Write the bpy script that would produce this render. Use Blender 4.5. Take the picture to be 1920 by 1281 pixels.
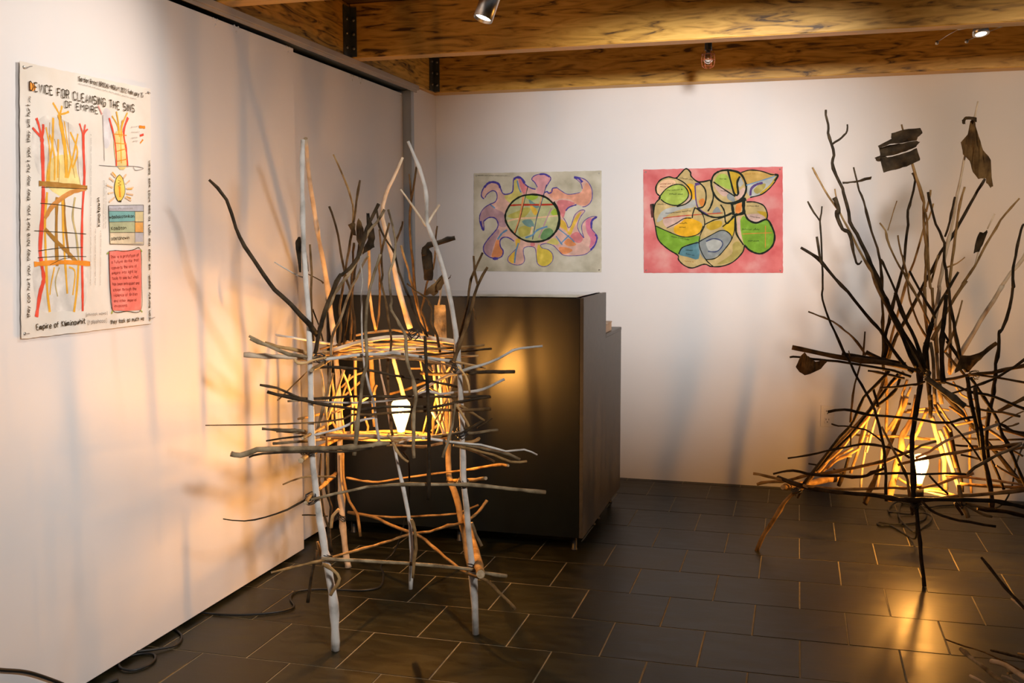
import bpy, bmesh, math, random
from mathutils import Vector, Matrix
random.seed(7)
for o in list(bpy.data.objects): bpy.data.objects.remove(o)
scene = bpy.context.scene
COL = scene.collection

# ------------------------------------------------------------------ camera, world, light, exposure
cam = bpy.data.cameras.new('camera'); cam.sensor_width = 36; cam.lens = 35.993
cam.clip_start = .05; cam.clip_end = 60
cam.dof.use_dof = True; cam.dof.focus_distance = 3.75; cam.dof.aperture_fstop = 11
co = bpy.data.objects.new('camera', cam); COL.objects.link(co)
yaw, pitch, roll = math.radians(15.57), math.radians(5.412), math.radians(.119)
co.matrix_world = Matrix.Translation((0, 0, 1.345)) @ Matrix.Rotation(yaw, 4, 'Z') @ Matrix.Rotation(math.pi/2 - pitch, 4, 'X') @ Matrix.Rotation(-roll, 4, 'Z')
scene.camera = co
world = bpy.data.worlds.new('world'); scene.world = world; world.use_nodes = True
world.node_tree.nodes['Background'].inputs[0].default_value = (.82, .90, 1.0, 1)
world.node_tree.nodes['Background'].inputs[1].default_value = .085
scene.view_settings.view_transform = 'Standard'; scene.view_settings.look = 'None'
scene.view_settings.gamma = 1; scene.view_settings.use_curve_mapping = False
scene.view_settings.exposure = 0.0
BULB_W = 44.0; BULB_COL = (1.0, .455, .095)
SPOT_COL = (1.0, .90, .81)

# ------------------------------------------------------------------ materials
MATS = {}
def mat(name, base, rough=.6, metal=0, spec=.5, emit=None, emit_s=0, coat=0):
    m = bpy.data.materials.new(name); m.use_nodes = True
    b = m.node_tree.nodes['Principled BSDF']
    b.inputs['Base Color'].default_value = (*base, 1); b.inputs['Roughness'].default_value = rough
    b.inputs['Metallic'].default_value = metal; b.inputs['Specular IOR Level'].default_value = spec
    b.inputs['Coat Weight'].default_value = coat
    if emit: b.inputs['Emission Color'].default_value = (*emit, 1); b.inputs['Emission Strength'].default_value = emit_s
    MATS[name] = m
    return m
def noise_col(m, stops, scale=(1, 1, 1), nscale=5, detail=5, bump=0, bump_scale=None, rnd=0, dist=.001, distort=0, rough=None):
    """ramp of a noise in object space -> base colour, plus optional bump and per-object shade"""
    nt = m.node_tree; n = nt.nodes; L = nt.links; b = n['Principled BSDF']
    tc = n.new('ShaderNodeTexCoord'); mp = n.new('ShaderNodeMapping'); mp.inputs['Scale'].default_value = scale
    L.new(tc.outputs['Object'], mp.inputs[0])
    src = mp.outputs[0]
    if rnd:
        oi = n.new('ShaderNodeObjectInfo'); ad = n.new('ShaderNodeVectorMath'); ad.operation = 'MULTIPLY_ADD'
        cb = n.new('ShaderNodeCombineXYZ')
        for i in range(3): L.new(oi.outputs['Random'], cb.inputs[i])
        ad.inputs[1].default_value = (37, 23, 51)
        L.new(cb.outputs[0], ad.inputs[0]); L.new(src, ad.inputs[2]); src = ad.outputs[0]
    nz = n.new('ShaderNodeTexNoise'); nz.inputs['Scale'].default_value = nscale; nz.inputs['Detail'].default_value = detail
    nz.inputs['Distortion'].default_value = distort
    L.new(src, nz.inputs['Vector'])
    cr = n.new('ShaderNodeValToRGB'); e = cr.color_ramp.elements
    while len(e) < len(stops): e.new(.5)
    for i, (p, c) in enumerate(stops): e[i].position = p; e[i].color = (*c, 1)
    L.new(nz.outputs[0], cr.inputs[0])
    out = cr.outputs[0]
    if rnd:
        hs = n.new('ShaderNodeHueSaturation'); mr = n.new('ShaderNodeMapRange')
        mr.inputs[3].default_value = 1 - rnd; mr.inputs[4].default_value = 1 + rnd
        L.new(oi.outputs['Random'], mr.inputs[0]); L.new(mr.outputs[0], hs.inputs['Value']); L.new(out, hs.inputs['Color']); out = hs.outputs[0]
    L.new(out, b.inputs['Base Color'])
    if rough:
        mr2 = n.new('ShaderNodeMapRange'); mr2.inputs[3].default_value = rough[0]; mr2.inputs[4].default_value = rough[1]
        L.new(nz.outputs[0], mr2.inputs[0]); L.new(mr2.outputs[0], b.inputs['Roughness'])
    if bump:
        n2 = n.new('ShaderNodeTexNoise'); n2.inputs['Scale'].default_value = bump_scale or nscale; n2.inputs['Detail'].default_value = 6
        L.new(src, n2.inputs['Vector'])
        bp = n.new('ShaderNodeBump'); bp.inputs['Strength'].default_value = bump; bp.inputs['Distance'].default_value = dist
        L.new(n2.outputs[0], bp.inputs['Height']); L.new(bp.outputs[0], b.inputs['Normal'])
    return m

noise_col(mat('wall_paint', (.8, .8, .8), .62), [(.3, (.76, .735, .725)), (.7, (.80, .775, .765))], nscale=2.2, bump=.12, bump_scale=260, dist=.0006)
noise_col(mat('panel_paint', (.8, .8, .8), .48), [(.3, (.77, .735, .72)), (.7, (.81, .775, .76))], nscale=1.6, bump=.10, bump_scale=180, dist=.0006)
noise_col(mat('back_shade', (.1, .1, .1), .8), [(.3, (.05, .05, .05)), (.7, (.08, .08, .08))], nscale=3)  # dark grey carries the shade behind the sliding panels
noise_col(mat('slate', (.05, .045, .035), .34, spec=.24), [(.25, (.009, .0083, .0038)), (.5, (.019, .0175, .0082)), (.75, (.035, .0325, .016))],
          scale=(2.2, 7, 1), nscale=3.2, detail=8, bump=.14, bump_scale=9, rnd=.2, dist=.0012, distort=.6, rough=(.26, .50))
noise_col(mat('grout', (.30, .26, .2), .85), [(.3, (.19, .165, .105)), (.7, (.29, .25, .165))], nscale=30)
STRAND = [(.33, (.085, .040, .007)), (.40, (.40, .205, .028)), (.50, (.62, .335, .052)), (.70, (.78, .46, .095))]
noise_col(mat('strand_lumber', (.4, .2, .05), .5), STRAND, scale=(1.5, 9, 11), nscale=3.0, detail=5, bump=.25, bump_scale=3, dist=.002, distort=1.6)
noise_col(mat('strand_lumber_long', (.4, .2, .05), .5), STRAND, scale=(9, 1.5, 11), nscale=3.0, detail=5, bump=.25, bump_scale=3, dist=.002, distort=1.6)
noise_col(mat('lumber_edge', (.5, .3, .07), .5), [(.3, (.55, .31, .065)), (.7, (.75, .45, .11))], scale=(1, 20, 20), nscale=2)
noise_col(mat('dark_deck', (.1, .05, .02), .7), [(.3, (.05, .025, .01)), (.7, (.13, .065, .022))], scale=(2, 14, 1), nscale=2)
noise_col(mat('steel_dark', (.04, .05, .055), .5, .6), [(.3, (.06, .075, .08)), (.7, (.11, .125, .13))], nscale=14)
mat('bolt_steel', (.45, .45, .43), .35, 1)
noise_col(mat('track_metal', (.5, .45, .4), .45, .3), [(.3, (.42, .36, .30)), (.7, (.54, .47, .40))], scale=(1, .3, 1), nscale=6)
noise_col(mat('post_metal', (.4, .47, .55), .4, .2), [(.3, (.36, .43, .51)), (.7, (.44, .50, .57))], nscale=4)
noise_col(mat('counter_black', (.001, .003, .002), .31, spec=.62), [(.3, (.0007, .0020, .0011)), (.7, (.0014, .0032, .0018))], nscale=20)
noise_col(mat('counter_side_lit', (.05, .045, .038), .42), [(.3, (.045, .040, .033)), (.7, (.062, .055, .046))], nscale=40)  # front laminate again, with the light grazing the side put into its colour
noise_col(mat('counter_polish', (.01, .01, .01), .06, spec=.9, coat=.6), [(.3, (.010, .012, .011)), (.7, (.018, .02, .018))], nscale=5)
noise_col(mat('box_card', (.55, .42, .3), .7), [(.3, (.50, .37, .26)), (.7, (.62, .48, .35))], nscale=20)
def bark(name, stops, rough=.75, spec=.16, b=.9, bs=70, sc=12):
    noise_col(mat(name, stops[1][1], rough, spec=spec), stops, nscale=sc, detail=7, bump=b, bump_scale=bs, rnd=.22, dist=.004)
bark('W', [(.30, (.30, .275, .24)), (.48, (.53, .505, .465)), (.72, (.68, .65, .60))], .6, b=.5, bs=45, sc=16)
bark('P', [(.30, (.42, .31, .20)), (.5, (.62, .49, .35)), (.72, (.74, .62, .47))], .6, b=.5, bs=45, sc=16)
bark('T', [(.30, (.26, .14, .050)), (.5, (.50, .31, .13)), (.72, (.66, .45, .21))], .6, b=.6, bs=50, sc=18)
bark('O', [(.30, (.12, .065, .022)), (.5, (.28, .165, .062)), (.72, (.42, .27, .115))], .65, b=.8, bs=60, sc=18)
bark('G', [(.30, (.075, .050, .026)), (.5, (.21, .155, .088)), (.72, (.40, .31, .19))], .75, b=.9, sc=20)  # grey bark tinted lighter and warmer for warm light wrapping the front sticks
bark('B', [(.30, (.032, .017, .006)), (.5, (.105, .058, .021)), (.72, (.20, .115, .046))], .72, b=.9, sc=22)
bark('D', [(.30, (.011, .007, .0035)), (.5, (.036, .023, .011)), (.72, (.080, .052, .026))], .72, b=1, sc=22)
bark('K', [(.30, (.022, .012, .006)), (.5, (.10, .055, .020)), (.72, (.24, .140, .050))], .8, b=1, bs=40, sc=14)
bark('cut_end', [(.30, (.30, .20, .11)), (.5, (.45, .33, .20)), (.72, (.58, .44, .29))], .8, b=.5, sc=60)
mat('wire_black', (.010, .010, .011), .45)
mat('cord_black', (.010, .0105, .010), .5)
mat('socket_black', (.015, .014, .013), .45)
mat('brass', (.6, .4, .15), .35, 1)
mat('filament', (1, .7, .3), .5, emit=(1, .62, .22), emit_s=60)
def glow_glass():
    m = bpy.data.materials.new('bulb_glass'); m.use_nodes = True; nt = m.node_tree; n = nt.nodes; L = nt.links
    n.remove(n['Principled BSDF']); out = n['Material Output']
    tr = n.new('ShaderNodeBsdfTransparent'); tr.inputs[0].default_value = (1, .93, .78, 1)
    em = n.new('ShaderNodeEmission'); em.inputs[0].default_value = (1, .60, .22, 1); em.inputs[1].default_value = 16.0
    gl = n.new('ShaderNodeBsdfGlossy'); gl.inputs['Roughness'].default_value = .05
    a = n.new('ShaderNodeMixShader'); a.inputs[0].default_value = .35
    L.new(tr.outputs[0], a.inputs[1]); L.new(em.outputs[0], a.inputs[2])
    fr = n.new('ShaderNodeFresnel'); fr.inputs[0].default_value = 1.3
    b = n.new('ShaderNodeMixShader'); L.new(fr.outputs[0], b.inputs[0]); L.new(a.outputs[0], b.inputs[1]); L.new(gl.outputs[0], b.inputs[2])
    L.new(b.outputs[0], out.inputs[0]); MATS['bulb_glass'] = m
glow_glass()
mat('clear_glass', (.9, .9, .88), .05, spec=.6); MATS['clear_glass'].node_tree.nodes['Principled BSDF'].inputs['Transmission Weight'].default_value = 1
mat('brushed_steel', (.62, .60, .57), .28, 1)
mat('lamp_lens', (1, 1, 1), .4, emit=(1, .95, .82), emit_s=14)
mat('lamp_lens_dim', (1, 1, 1), .4, emit=(1, .96, .86), emit_s=5)
mat('cage_orange', (.42, .10, .03), .5)
mat('plastic_white', (.74, .70, .66), .4)
mat('slot_dark', (.03, .025, .02), .6)
mat('pin_steel', (.5, .48, .45), .3, 1)

# ------------------------------------------------------------------ mesh helpers
def link(name, me, m=None, parent=None, smooth=False):
    if m: me.materials.append(MATS[m] if isinstance(m, str) else m)
    if smooth:
        for p in me.polygons: p.use_smooth = True
    o = bpy.data.objects.new(name, me); COL.objects.link(o)
    if parent: o.parent = parent
    return o
def tag(o, label, cat, group=None):
    o['label'] = label; o['category'] = cat
    if group: o['group'] = group
    return o
def struct(o): o['kind'] = 'structure'; return o
def thing(name, label, cat, loc=(0, 0, 0), group=None):
    o = bpy.data.objects.new(name, None); COL.objects.link(o); o.location = loc; o.empty_display_size = .1
    return tag(o, label, cat, group)
def wpos(p):
    v = Vector((0, 0, 0))
    while p: v += p.location; p = p.parent
    return v
def box(name, lo, hi, m, parent=None, bevel=0, segs=1):
    """box given by world corners; origin at its base centre"""
    lo = Vector(lo); hi = Vector(hi); c = Vector(((lo.x+hi.x)/2, (lo.y+hi.y)/2, lo.z)); d = hi - lo
    bm = bmesh.new(); bmesh.ops.create_cube(bm, size=1)
    for v in bm.verts: v.co = Vector((v.co.x*d.x, v.co.y*d.y, (v.co.z+.5)*d.z))
    if bevel: bmesh.ops.bevel(bm, geom=bm.edges[:], offset=bevel, segments=segs, affect='EDGES', profile=.5)
    me = bpy.data.meshes.new(name); bm.to_mesh(me); bm.free()
    o = link(name, me, m, parent); o.location = c - wpos(parent)
    return o
def lathe(name, prof, m, parent=None, loc=(0, 0, 0), axis=None, seg=24, smooth=True):
    """profile (radius, height) turned about z, then z turned to axis"""
    vs = []; fs = []
    for r, h in prof:
        for k in range(seg):
            a = 2*math.pi*k/seg; vs.append(Vector((r*math.cos(a), r*math.sin(a), h)))
    for i in range(len(prof)-1):
        for k in range(seg):
            a = i*seg+k; b = i*seg+(k+1) % seg; fs.append((a, b, b+seg, a+seg))
    if prof[0][0] > 1e-5: fs.append(tuple(range(seg-1, -1, -1)))
    if prof[-1][0] > 1e-5: fs.append(tuple(range((len(prof)-1)*seg, len(prof)*seg)))
    if axis is not None:
        q = Vector((0, 0, 1)).rotation_difference(Vector(axis).normalized()); vs = [q @ v for v in vs]
    me = bpy.data.meshes.new(name); me.from_pydata([tuple(v) for v in vs], [], fs); me.update()
    o = link(name, me, m, parent, False)
    if smooth:
        for p in me.polygons: p.use_smooth = len(p.vertices) == 4
    o.location = Vector(loc) - wpos(parent)
    return o
def spline(P, n, closed=False):
    """Catmull-Rom through P, n steps a span"""
    out = []; N = len(P); spans = N if closed else N-1
    for i in range(spans):
        if closed: a, b, c, d = P[i-1], P[i], P[(i+1) % N], P[(i+2) % N]
        else: a, b, c, d = P[max(i-1, 0)], P[i], P[i+1], P[min(i+2, N-1)]
        for k in range(n):
            t = k/n
            out.append(tuple(.5*((2*b[j]) + (-a[j]+c[j])*t + (2*a[j]-5*b[j]+4*c[j]-d[j])*t*t + (-a[j]+3*b[j]-3*c[j]+d[j])*t**3) for j in range(len(b))))
    if not closed: out.append(tuple(P[-1]))
    return out
def tube_data(P, R, sides, wob=0, rng=None, cap=True):
    P = [Vector(p) for p in P]; vs = []; fs = []; n = len(P)
    T = [(P[min(i+1, n-1)]-P[max(i-1, 0)]).normalized() for i in range(n)]
    u = T[0].orthogonal().normalized()
    for i in range(n):
        u = (u - T[i]*u.dot(T[i])); u = u.normalized() if u.length > 1e-6 else T[i].orthogonal().normalized()
        w = T[i].cross(u)
        for k in range(sides):
            a = 2*math.pi*k/sides
            r = R[i]*(1 + (rng.uniform(-wob, wob) if wob else 0))
            vs.append(tuple(P[i] + (u*math.cos(a)+w*math.sin(a))*r))
    for i in range(n-1):
        for k in range(sides):
            a = i*sides+k; b = i*sides+(k+1) % sides; fs.append((a, b, b+sides, a+sides))
    if cap: fs.append(tuple(range(sides-1, -1, -1))); fs.append(tuple(range((n-1)*sides, n*sides)))
    return vs, fs
def tube(name, P, R, m, parent=None, sides=8, wob=0, seed=0, capmat=None, loc=None):
    rng = random.Random(seed)
    if not isinstance(R, (list, tuple)): R = [R]*len(P)
    base = wpos(parent) if parent else Vector(loc or (0, 0, 0))
    vs, fs = tube_data(P, R, sides, wob, rng)
    vs = [tuple(Vector(v)-base) for v in vs]
    me = bpy.data.meshes.new(name); me.from_pydata(vs, [], fs); me.update()
    o = link(name, me, m, parent, False)
    if not parent: o.location = base
    for p in me.polygons: p.use_smooth = len(p.vertices) == 4
    if capmat:
        me.materials.append(MATS[capmat])
        for p in me.polygons[-2:]: p.material_index = 1
    return o
def stick(name, m, r0, r1, pts, parent, seed):
    """a natural twig: smooth bent path, tapering, a few knots, cut ends"""
    rng = random.Random(seed)
    pts = [Vector(p)/1000 for p in pts]
    L = sum((pts[i+1]-pts[i]).length for i in range(len(pts)-1))
    per = max(2, min(5, int(round(L/.045/max(1, len(pts)-1)))))
    Q = [Vector(q) for q in spline([tuple(p) for p in pts], per)]
    n = len(Q); R = []
    for i, q in enumerate(Q):
        t = i/(n-1); r = (r0 + (r1-r0)*t)/1000
        r *= 1 + rng.uniform(-.09, .09)
        if rng.random() < .16 and 0 < i < n-1: r *= rng.uniform(1.16, 1.38)
        R.append(r)
        if 0 < i < n-1:
            j = min(.0013, r*.25); q += Vector((rng.uniform(-j, j), rng.uniform(-j, j), rng.uniform(-j, j)))
    return tube(name, Q, R, m, parent, sides=7 if max(r0, r1) < 8 else 10, wob=.07, seed=seed, capmat='cut_end' if m not in 'DB' else None)
def sheet(name, pts, m, parent, seed, thick=.0025, curl=.012):
    """a scrap of bark: an outline with real thickness, curled across its width"""
    rng = random.Random(seed); P = [Vector(p)/1000 for p in pts]
    c = sum(P, Vector())/len(P); base = wpos(parent)
    view = Vector((0, 0, 1)).cross(Vector((1, 0, 0)))
    nrm = Vector((0, 0, 0))
    for i in range(len(P)): nrm += (P[i]-c).cross(P[(i+1) % len(P)]-c)
    nrm.normalize()
    long = max(((p-c) for p in P), key=lambda v: v.length).normalized(); side = nrm.cross(long).normalized()
    wmax = max(abs((p-c).dot(side)) for p in P) or .01
    bm = bmesh.new()
    vs = [bm.verts.new(p) for p in P]
    f = bm.faces.new(vs); bmesh.ops.triangulate(bm, faces=[f])
    bmesh.ops.subdivide_edges(bm, edges=bm.edges[:], cuts=2, use_grid_fill=True)
    for v in bm.verts:
        s = (v.co-c).dot(side)/wmax; l = (v.co-c).dot(long)
        v.co += nrm*(curl*(s*s-.3) + .006*math.sin(l*55+seed)) + Vector((rng.uniform(-1, 1), rng.uniform(-1, 1), rng.uniform(-1, 1)))*.0012
    front = bm.faces[:]; rim = [e for e in bm.edges if len(e.link_faces) == 1]
    bk = {v: bm.verts.new(v.co - nrm*thick) for v in bm.verts[:]}
    for fc in front: bm.faces.new([bk[v] for v in reversed(fc.verts)])
    for e in rim: bm.faces.new((e.verts[0], e.verts[1], bk[e.verts[1]], bk[e.verts[0]]))
    for v in bm.verts: v.co -= base
    bmesh.ops.recalc_face_normals(bm, faces=bm.faces[:])
    me = bpy.data.meshes.new(name); bm.to_mesh(me); bm.free()
    return link(name, me, m, parent)

# ------------------------------------------------------------------ the room
D = 5.785            # back wall
XL = -2.06           # face of the near sliding panel
floor = struct(box('floor', (-2.35, -1.2, -.12), (3.2, D+.02, -.0014), 'grout'))
# 12 inch slate tiles in half bond, each its own piece
TP = .3175; RP = .3155; gap = .0042
def tile_mesh(w, d):
    bm = bmesh.new(); bmesh.ops.create_cube(bm, size=1)
    for v in bm.verts: v.co = Vector((v.co.x*w, v.co.y*d, (v.co.z-.5)*.008))
    top = [e for e in bm.edges if all(abs(v.co.z) < 1e-6 for v in e.verts)]
    bmesh.ops.bevel(bm, geom=top, offset=.0012, segments=1, affect='EDGES')
    me = bpy.data.meshes.new('tile'); bm.to_mesh(me); bm.free(); me.materials.append(MATS['slate']); return me
tm = {}
for k in range(-9, 8):
    y0 = 3.517 + RP*k; y1 = min(y0+RP, D-.001)
    off = -.281 + (TP/2 if k % 2 == 0 else 0)
    for j in range(-8, 8):
        x0 = off + TP*j; x1 = x0 + TP
        if x1 < -2.14 or x0 > 1.9 or y1 - y0 < .03: continue
        x0 = max(x0, -2.30)
        key = (round(x1-x0, 3), round(y1-y0, 3))
        if key not in tm: tm[key] = tile_mesh(x1-x0-gap, y1-y0-gap)
        o = bpy.data.objects.new('tile', tm[key]); COL.objects.link(o); o.parent = floor
        o.location = Vector(((x0+x1)/2, (y0+y1)/2, random.uniform(-.0004, .0004))) - floor.location
        o.rotation_euler = (random.uniform(-.0012, .0012), random.uniform(-.0012, .0012), 0)

ZT = 2.218
struct(box('wall_back', (-2.4, D, -.1), (3.2, D+.1, 2.62), 'wall_paint'))
struct(box('wall_left', (-2.4, -1.2, -.1), (-2.26, D, 2.62), 'back_shade'))
struct(box('trim_1', (-2.26, 5.405, .0), (-2.074, D-.001, ZT-.002), 'wall_paint'))            # short return between post and back wall
struct(box('trim_2', (-2.20, 5.36, .0), (-2.066, 5.404, 2.19), 'post_metal', bevel=.002))      # steel jamb post
p1 = struct(box('door_1', (XL-.035, -1.15, .016), (XL, 3.985, 2.166), 'panel_paint', bevel=.0015))
p2 = struct(box('door_2', (-2.150, 3.55, .020), (-2.115, 5.359, 2.173), 'panel_paint', bevel=.0015))
for par, x, spots in ((p1, XL, [(3.386, 2.153), (3.53, 2.156), (3.938, 2.153), (2.2, 2.153)]), (p2, -2.115, [(4.796, 2.158), (5.33, 2.162), (4.70, 2.158)])):
    for y, z in spots:
        for dy, dz in ((-.014, .008), (.014, .008), (0, -.012)):
            lathe('fastener', [(.006, 0), (.006, .001), (.004, .0022), (0, .0025)], 'plastic_white', par, (x, y+dy, z+dz), (1, 0, 0), 10)
tr = struct(box('trim_3', (-2.20, -1.15, 2.192), (-2.032, 5.40, ZT-.001), 'track_metal', bevel=.0015))
box('track_lip', (-2.052, -1.15, 2.180), (-2.046, 5.40, 2.193), 'track_metal', tr)
box('track_slot', (-2.20, -1.15, 2.1905), (-2.056, 5.36, 2.1925), 'steel_dark', tr)

ceiling = struct(box('ceiling', (-2.4, -1.2, 2.468), (3.2, D+.1, 2.56), 'dark_deck'))
hd = box('beam', (-2.30, -1.2, ZT), (-2.048, D, 2.467), 'strand_lumber_long', ceiling, .003)
BEAMS = [(1.02, .09), (2.19, .09), (3.36, .09), (4.528, .09), (5.68, .105)]
for i, (y, w) in enumerate(BEAMS):
    b = box('beam', (-2.047, y, ZT), (3.2, y+w, 2.467), 'strand_lumber', ceiling, .003)
    box('edge_strip', (-2.045, y+.003, ZT-.0012), (3.19, y+w-.003, ZT+.001), 'lumber_edge', b)
    br = box('bracket', (-2.046, y-.005, ZT+.004), (-2.012, y-.0005, 2.448), 'steel_dark', b)
    br2 = box('bracket', (-2.0475, y-.075, ZT+.004), (-2.042, y-.0055, 2.448), 'steel_dark', b)
    for z in (2.26, 2.325, 2.39):
        lathe('bolt', [(.008, 0), (.008, .004), (.005, .006), (0, .0062)], 'bolt_steel', br, (-2.026, y-.005, z), (0, -1, 0), 8)
        lathe('bolt', [(.008, 0), (.008, .004), (.005, .006), (0, .0062)], 'bolt_steel', br2, (-2.042, y-.045, z), (1, 0, 0), 8)

# ------------------------------------------------------------------ counter and cabinet
cx0, cx1, cy0, cy1, ch = -2.040, -.873, 4.27, 4.80, 1.118
ct = thing('reception_counter', 'tall black reception counter with polished reflective top', 'counter', ((cx0+cx1)/2, (cy0+cy1)/2, 0))
box('front_panel', (cx0, cy0, .072), (cx1-.0165, cy0+.02, ch-.0015), 'counter_black', ct, .001)
box('side_panel', (cx1-.016, cy0, .072), (cx1, cy1, ch), 'counter_side_lit', ct, .001)
box('side_panel', (cx0, cy0+.021, .072), (cx0+.018, cy1, ch-.002), 'counter_side_lit', ct, .001)
box('back_panel', (cx0+.019, cy1-.018, .072), (cx1-.017, cy1, ch-.002), 'counter_black', ct)
box('base_panel', (cx0+.019, cy0+.021, .073), (cx1-.017, cy1-.019, .091), 'counter_black', ct)
box('polished_top', (cx0, cy0+.0, ch-.0012), (cx1-.032, cy1, ch+.0025), 'counter_polish', ct, .0006)
for x in (cx0+.06, (cx0+cx1)/2, cx1-.05):
    for y in (cy0+.06, cy1-.05):
        lathe('foot', [(.016, 0), (.016, .006), (.012, .010), (.012, .0715)], 'socket_black', ct, (x, y, .0), None, 14)
cb = thing('low_cabinet', 'lower grey-brown cabinet standing against the back of the black counter', 'cabinet', ((cx0+cx1)/2, 5.03, 0))
box('body', (-1.75, cy1+.004, .072), (cx1-.001, 5.245, .902), 'counter_side_lit', cb, .001)
box('cabinet_top', (-1.75, cy1+.004, .9025), (cx1, 5.248, .919), 'counter_side_lit', cb, .0015)
for x in (-1.68, cx1-.05):
    for y in (cy1+.06, 5.20):
        lathe('foot', [(.016, 0), (.016, .006), (.012, .010), (.012, .0715)], 'socket_black', cb, (x, y, .0), None, 14)
bx = thing('card_box', 'small tan card box standing on the low cabinet', 'box', (-.925, 4.93, .919))
box('tray', (-.975, 4.852, .9192), (-.885, 5.02, .958), 'box_card', bx, .001)
box('lid', (-.977, 4.90, .9585), (-.883, 5.022, .966), 'box_card', bx, .001)
box('slot_gap', (-.960, 4.862, .9581), (-.900, 4.895, .9595), 'slot_dark', bx)

# ------------------------------------------------------------------ wall outlet
ou = thing('wall_outlet', 'white double socket outlet low on the back wall', 'outlet', (.176, D, .40))
box('cover_plate', (.139, D-.006, .350), (.211, D-.0002, .468), 'plastic_white', ou, .002, 2)
for z in (.386, .432):
    r = box('receptacle', (.158, D-.009, z-.017), (.192, D-.006, z+.017), 'plastic_white', ou, .0025, 2)
    box('slot', (.1665, D-.0095, z+.001), (.1695, D-.0088, z+.010), 'slot_dark', r)
    box('slot', (.1805, D-.0095, z+.001), (.1835, D-.0088, z+.010), 'slot_dark', r)
    lathe('ground_hole', [(.003, 0), (.003, .0005), (0, .0006)], 'slot_dark', r, (.175, D-.009, z-.008), (0, -1, 0), 10)

# ------------------------------------------------------------------ lamps
def spot_light(name, loc, target, power, size, blend, parent, radius=.03, col=SPOT_COL):
    l = bpy.data.lights.new(name, 'SPOT'); l.energy = power; l.spot_size = math.radians(size); l.spot_blend = blend
    l.color = col; l.shadow_soft_size = radius
    o = bpy.data.objects.new(name, l); COL.objects.link(o); o.parent = parent
    o.location = Vector(loc) - wpos(parent)
    o.rotation_euler = (Vector(target)-Vector(loc)).to_track_quat('-Z', 'Y').to_euler()
    return o
def can_spot(lens, target, label, power, size, blend, r=.036, length=.16, col=SPOT_COL, group=None, soft=.03):
    """cylinder spotlight: lens at `lens`, aimed at target, hung by a stem from the ceiling"""
    lens = Vector(lens); ax = (Vector(target)-lens).normalized(); back = lens - ax*length
    t = thing('spotlight', label, 'spotlight', lens, group)
    lathe('housing', [(r*.55, 0), (r*.9, .012), (r, .03), (r, length), (r*.93, length), (r*.90, length-.012)], 'brushed_steel', t, back, ax, 28)
    lathe('lens', [(r*.90, 0), (r*.6, .003), (0, .004)], 'lamp_lens', t, lens-ax*.012, ax, 28)
    top = Vector((back.x, back.y, 2.468))
    tube('stem', [back+ax*.05, back+ax*.05+Vector((0, 0, .04)), Vector((back.x+ax.x*.05, back.y+ax.y*.05, 2.467))], .007, 'brushed_steel', t, 10)
    lathe('canopy', [(.04, 0), (.04, .012), (.034, .016)], 'brushed_steel', t, (back.x+ax.x*.05, back.y+ax.y*.05, 2.451), None, 20)
    spot_light('spot_beam', lens+ax*.004, target, power, size, blend, t, soft, col)
    return t
can_spot((-1.140, 3.70, 2.172), (-1.50, 3.36, .9), 'brushed steel cylinder spotlight hung from the beams, pointing down at the white-legged sculpture', 22, 70, .9)
can_spot((-1.00, 2.95, 2.20), (-2.06, 2.50, 1.72), 'steel spotlight close to the left panel, aimed at the poster', 46, 74, 1.0)
can_spot((.15, 2.35, 2.16), (-.66, D, 1.55), 'unseen spotlight added over the open floor to light the two drawings', 465, 48, 1.0, r=.09, soft=.09, col=(1, .965, .935))  # unseen lamp, added to light the drawings and the wall round them
can_spot((1.35, 2.60, 2.16), (.95, D, 1.50), 'unseen spotlight added over the bare floor to light the back wall by the outlet', 125, 54, 1.0, r=.06, soft=.08, col=(1, .83, .64))  # added out of view to warm the right of the back wall
can_spot((1.05, .60, 2.16), (-2.0, 2.95, .74), 'unseen flood spotlight added far from the walls to brighten the left panel', 480, 56, 1.0, r=.17, length=.24, col=(1, .95, .91), soft=.17)  # no such lamp in view; added as a broad wash for the left panel

# low-voltage cable lamp
cl = thing('cable_lamp', 'small silver cable spotlight hanging under the ceiling beams', 'spotlight', (.724, 4.86, 2.27))
tube('arm', [(.640, 4.86, 2.262), (.68, 4.86, 2.268), (.724, 4.86, 2.272), (.77, 4.86, 2.268), (.815, 4.86, 2.264)], [.003, .004, .005, .004, .003], 'brushed_steel', cl, 8)
ax = Vector((.12, -.25, -1)).normalized()
lathe('lamp_head', [(.014, 0), (.026, .006), (.032, .02), (.034, .042), (.031, .042)], 'brushed_steel', cl, (.726, 4.86, 2.276), ax, 24)
lathe('lens', [(.031, 0), (.02, .002), (0, .003)], 'lamp_lens_dim', cl, Vector((.726, 4.86, 2.276))+ax*.0405, ax, 24)
for x0, x1, y1 in ((.642, .585, 5.10), (.812, .71, 5.10)):
    tube('cable', [(x0, 4.86, 2.263), ((x0+x1)/2, 4.98, 2.262), (x1, y1, 2.256)], .0014, 'brushed_steel', cl, 6)
    lathe('cable_clamp', [(.0, -.008), (.008, -.006), (.010, 0), (.008, .006), (0, .008)], 'brushed_steel', cl, (x1, y1, 2.254), (1, 0, 0), 12)
    tube('cable', [(x0, 4.86, 2.263), (x0+.01, 4.74, 2.30), (x0+.02, 4.62, 2.34)], .0014, 'brushed_steel', cl, 6)
tube('feed_wire', [(.73, 4.86, 2.276), (.735, 4.80, 2.33), (.74, 4.70, 2.467)], .0014, 'wire_black', cl, 6)
spot_light('spot_beam', Vector((.726, 4.86, 2.276))+ax*.046, (.80, 4.70, 0), 8, 70, 1.0, cl, .03)

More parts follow.
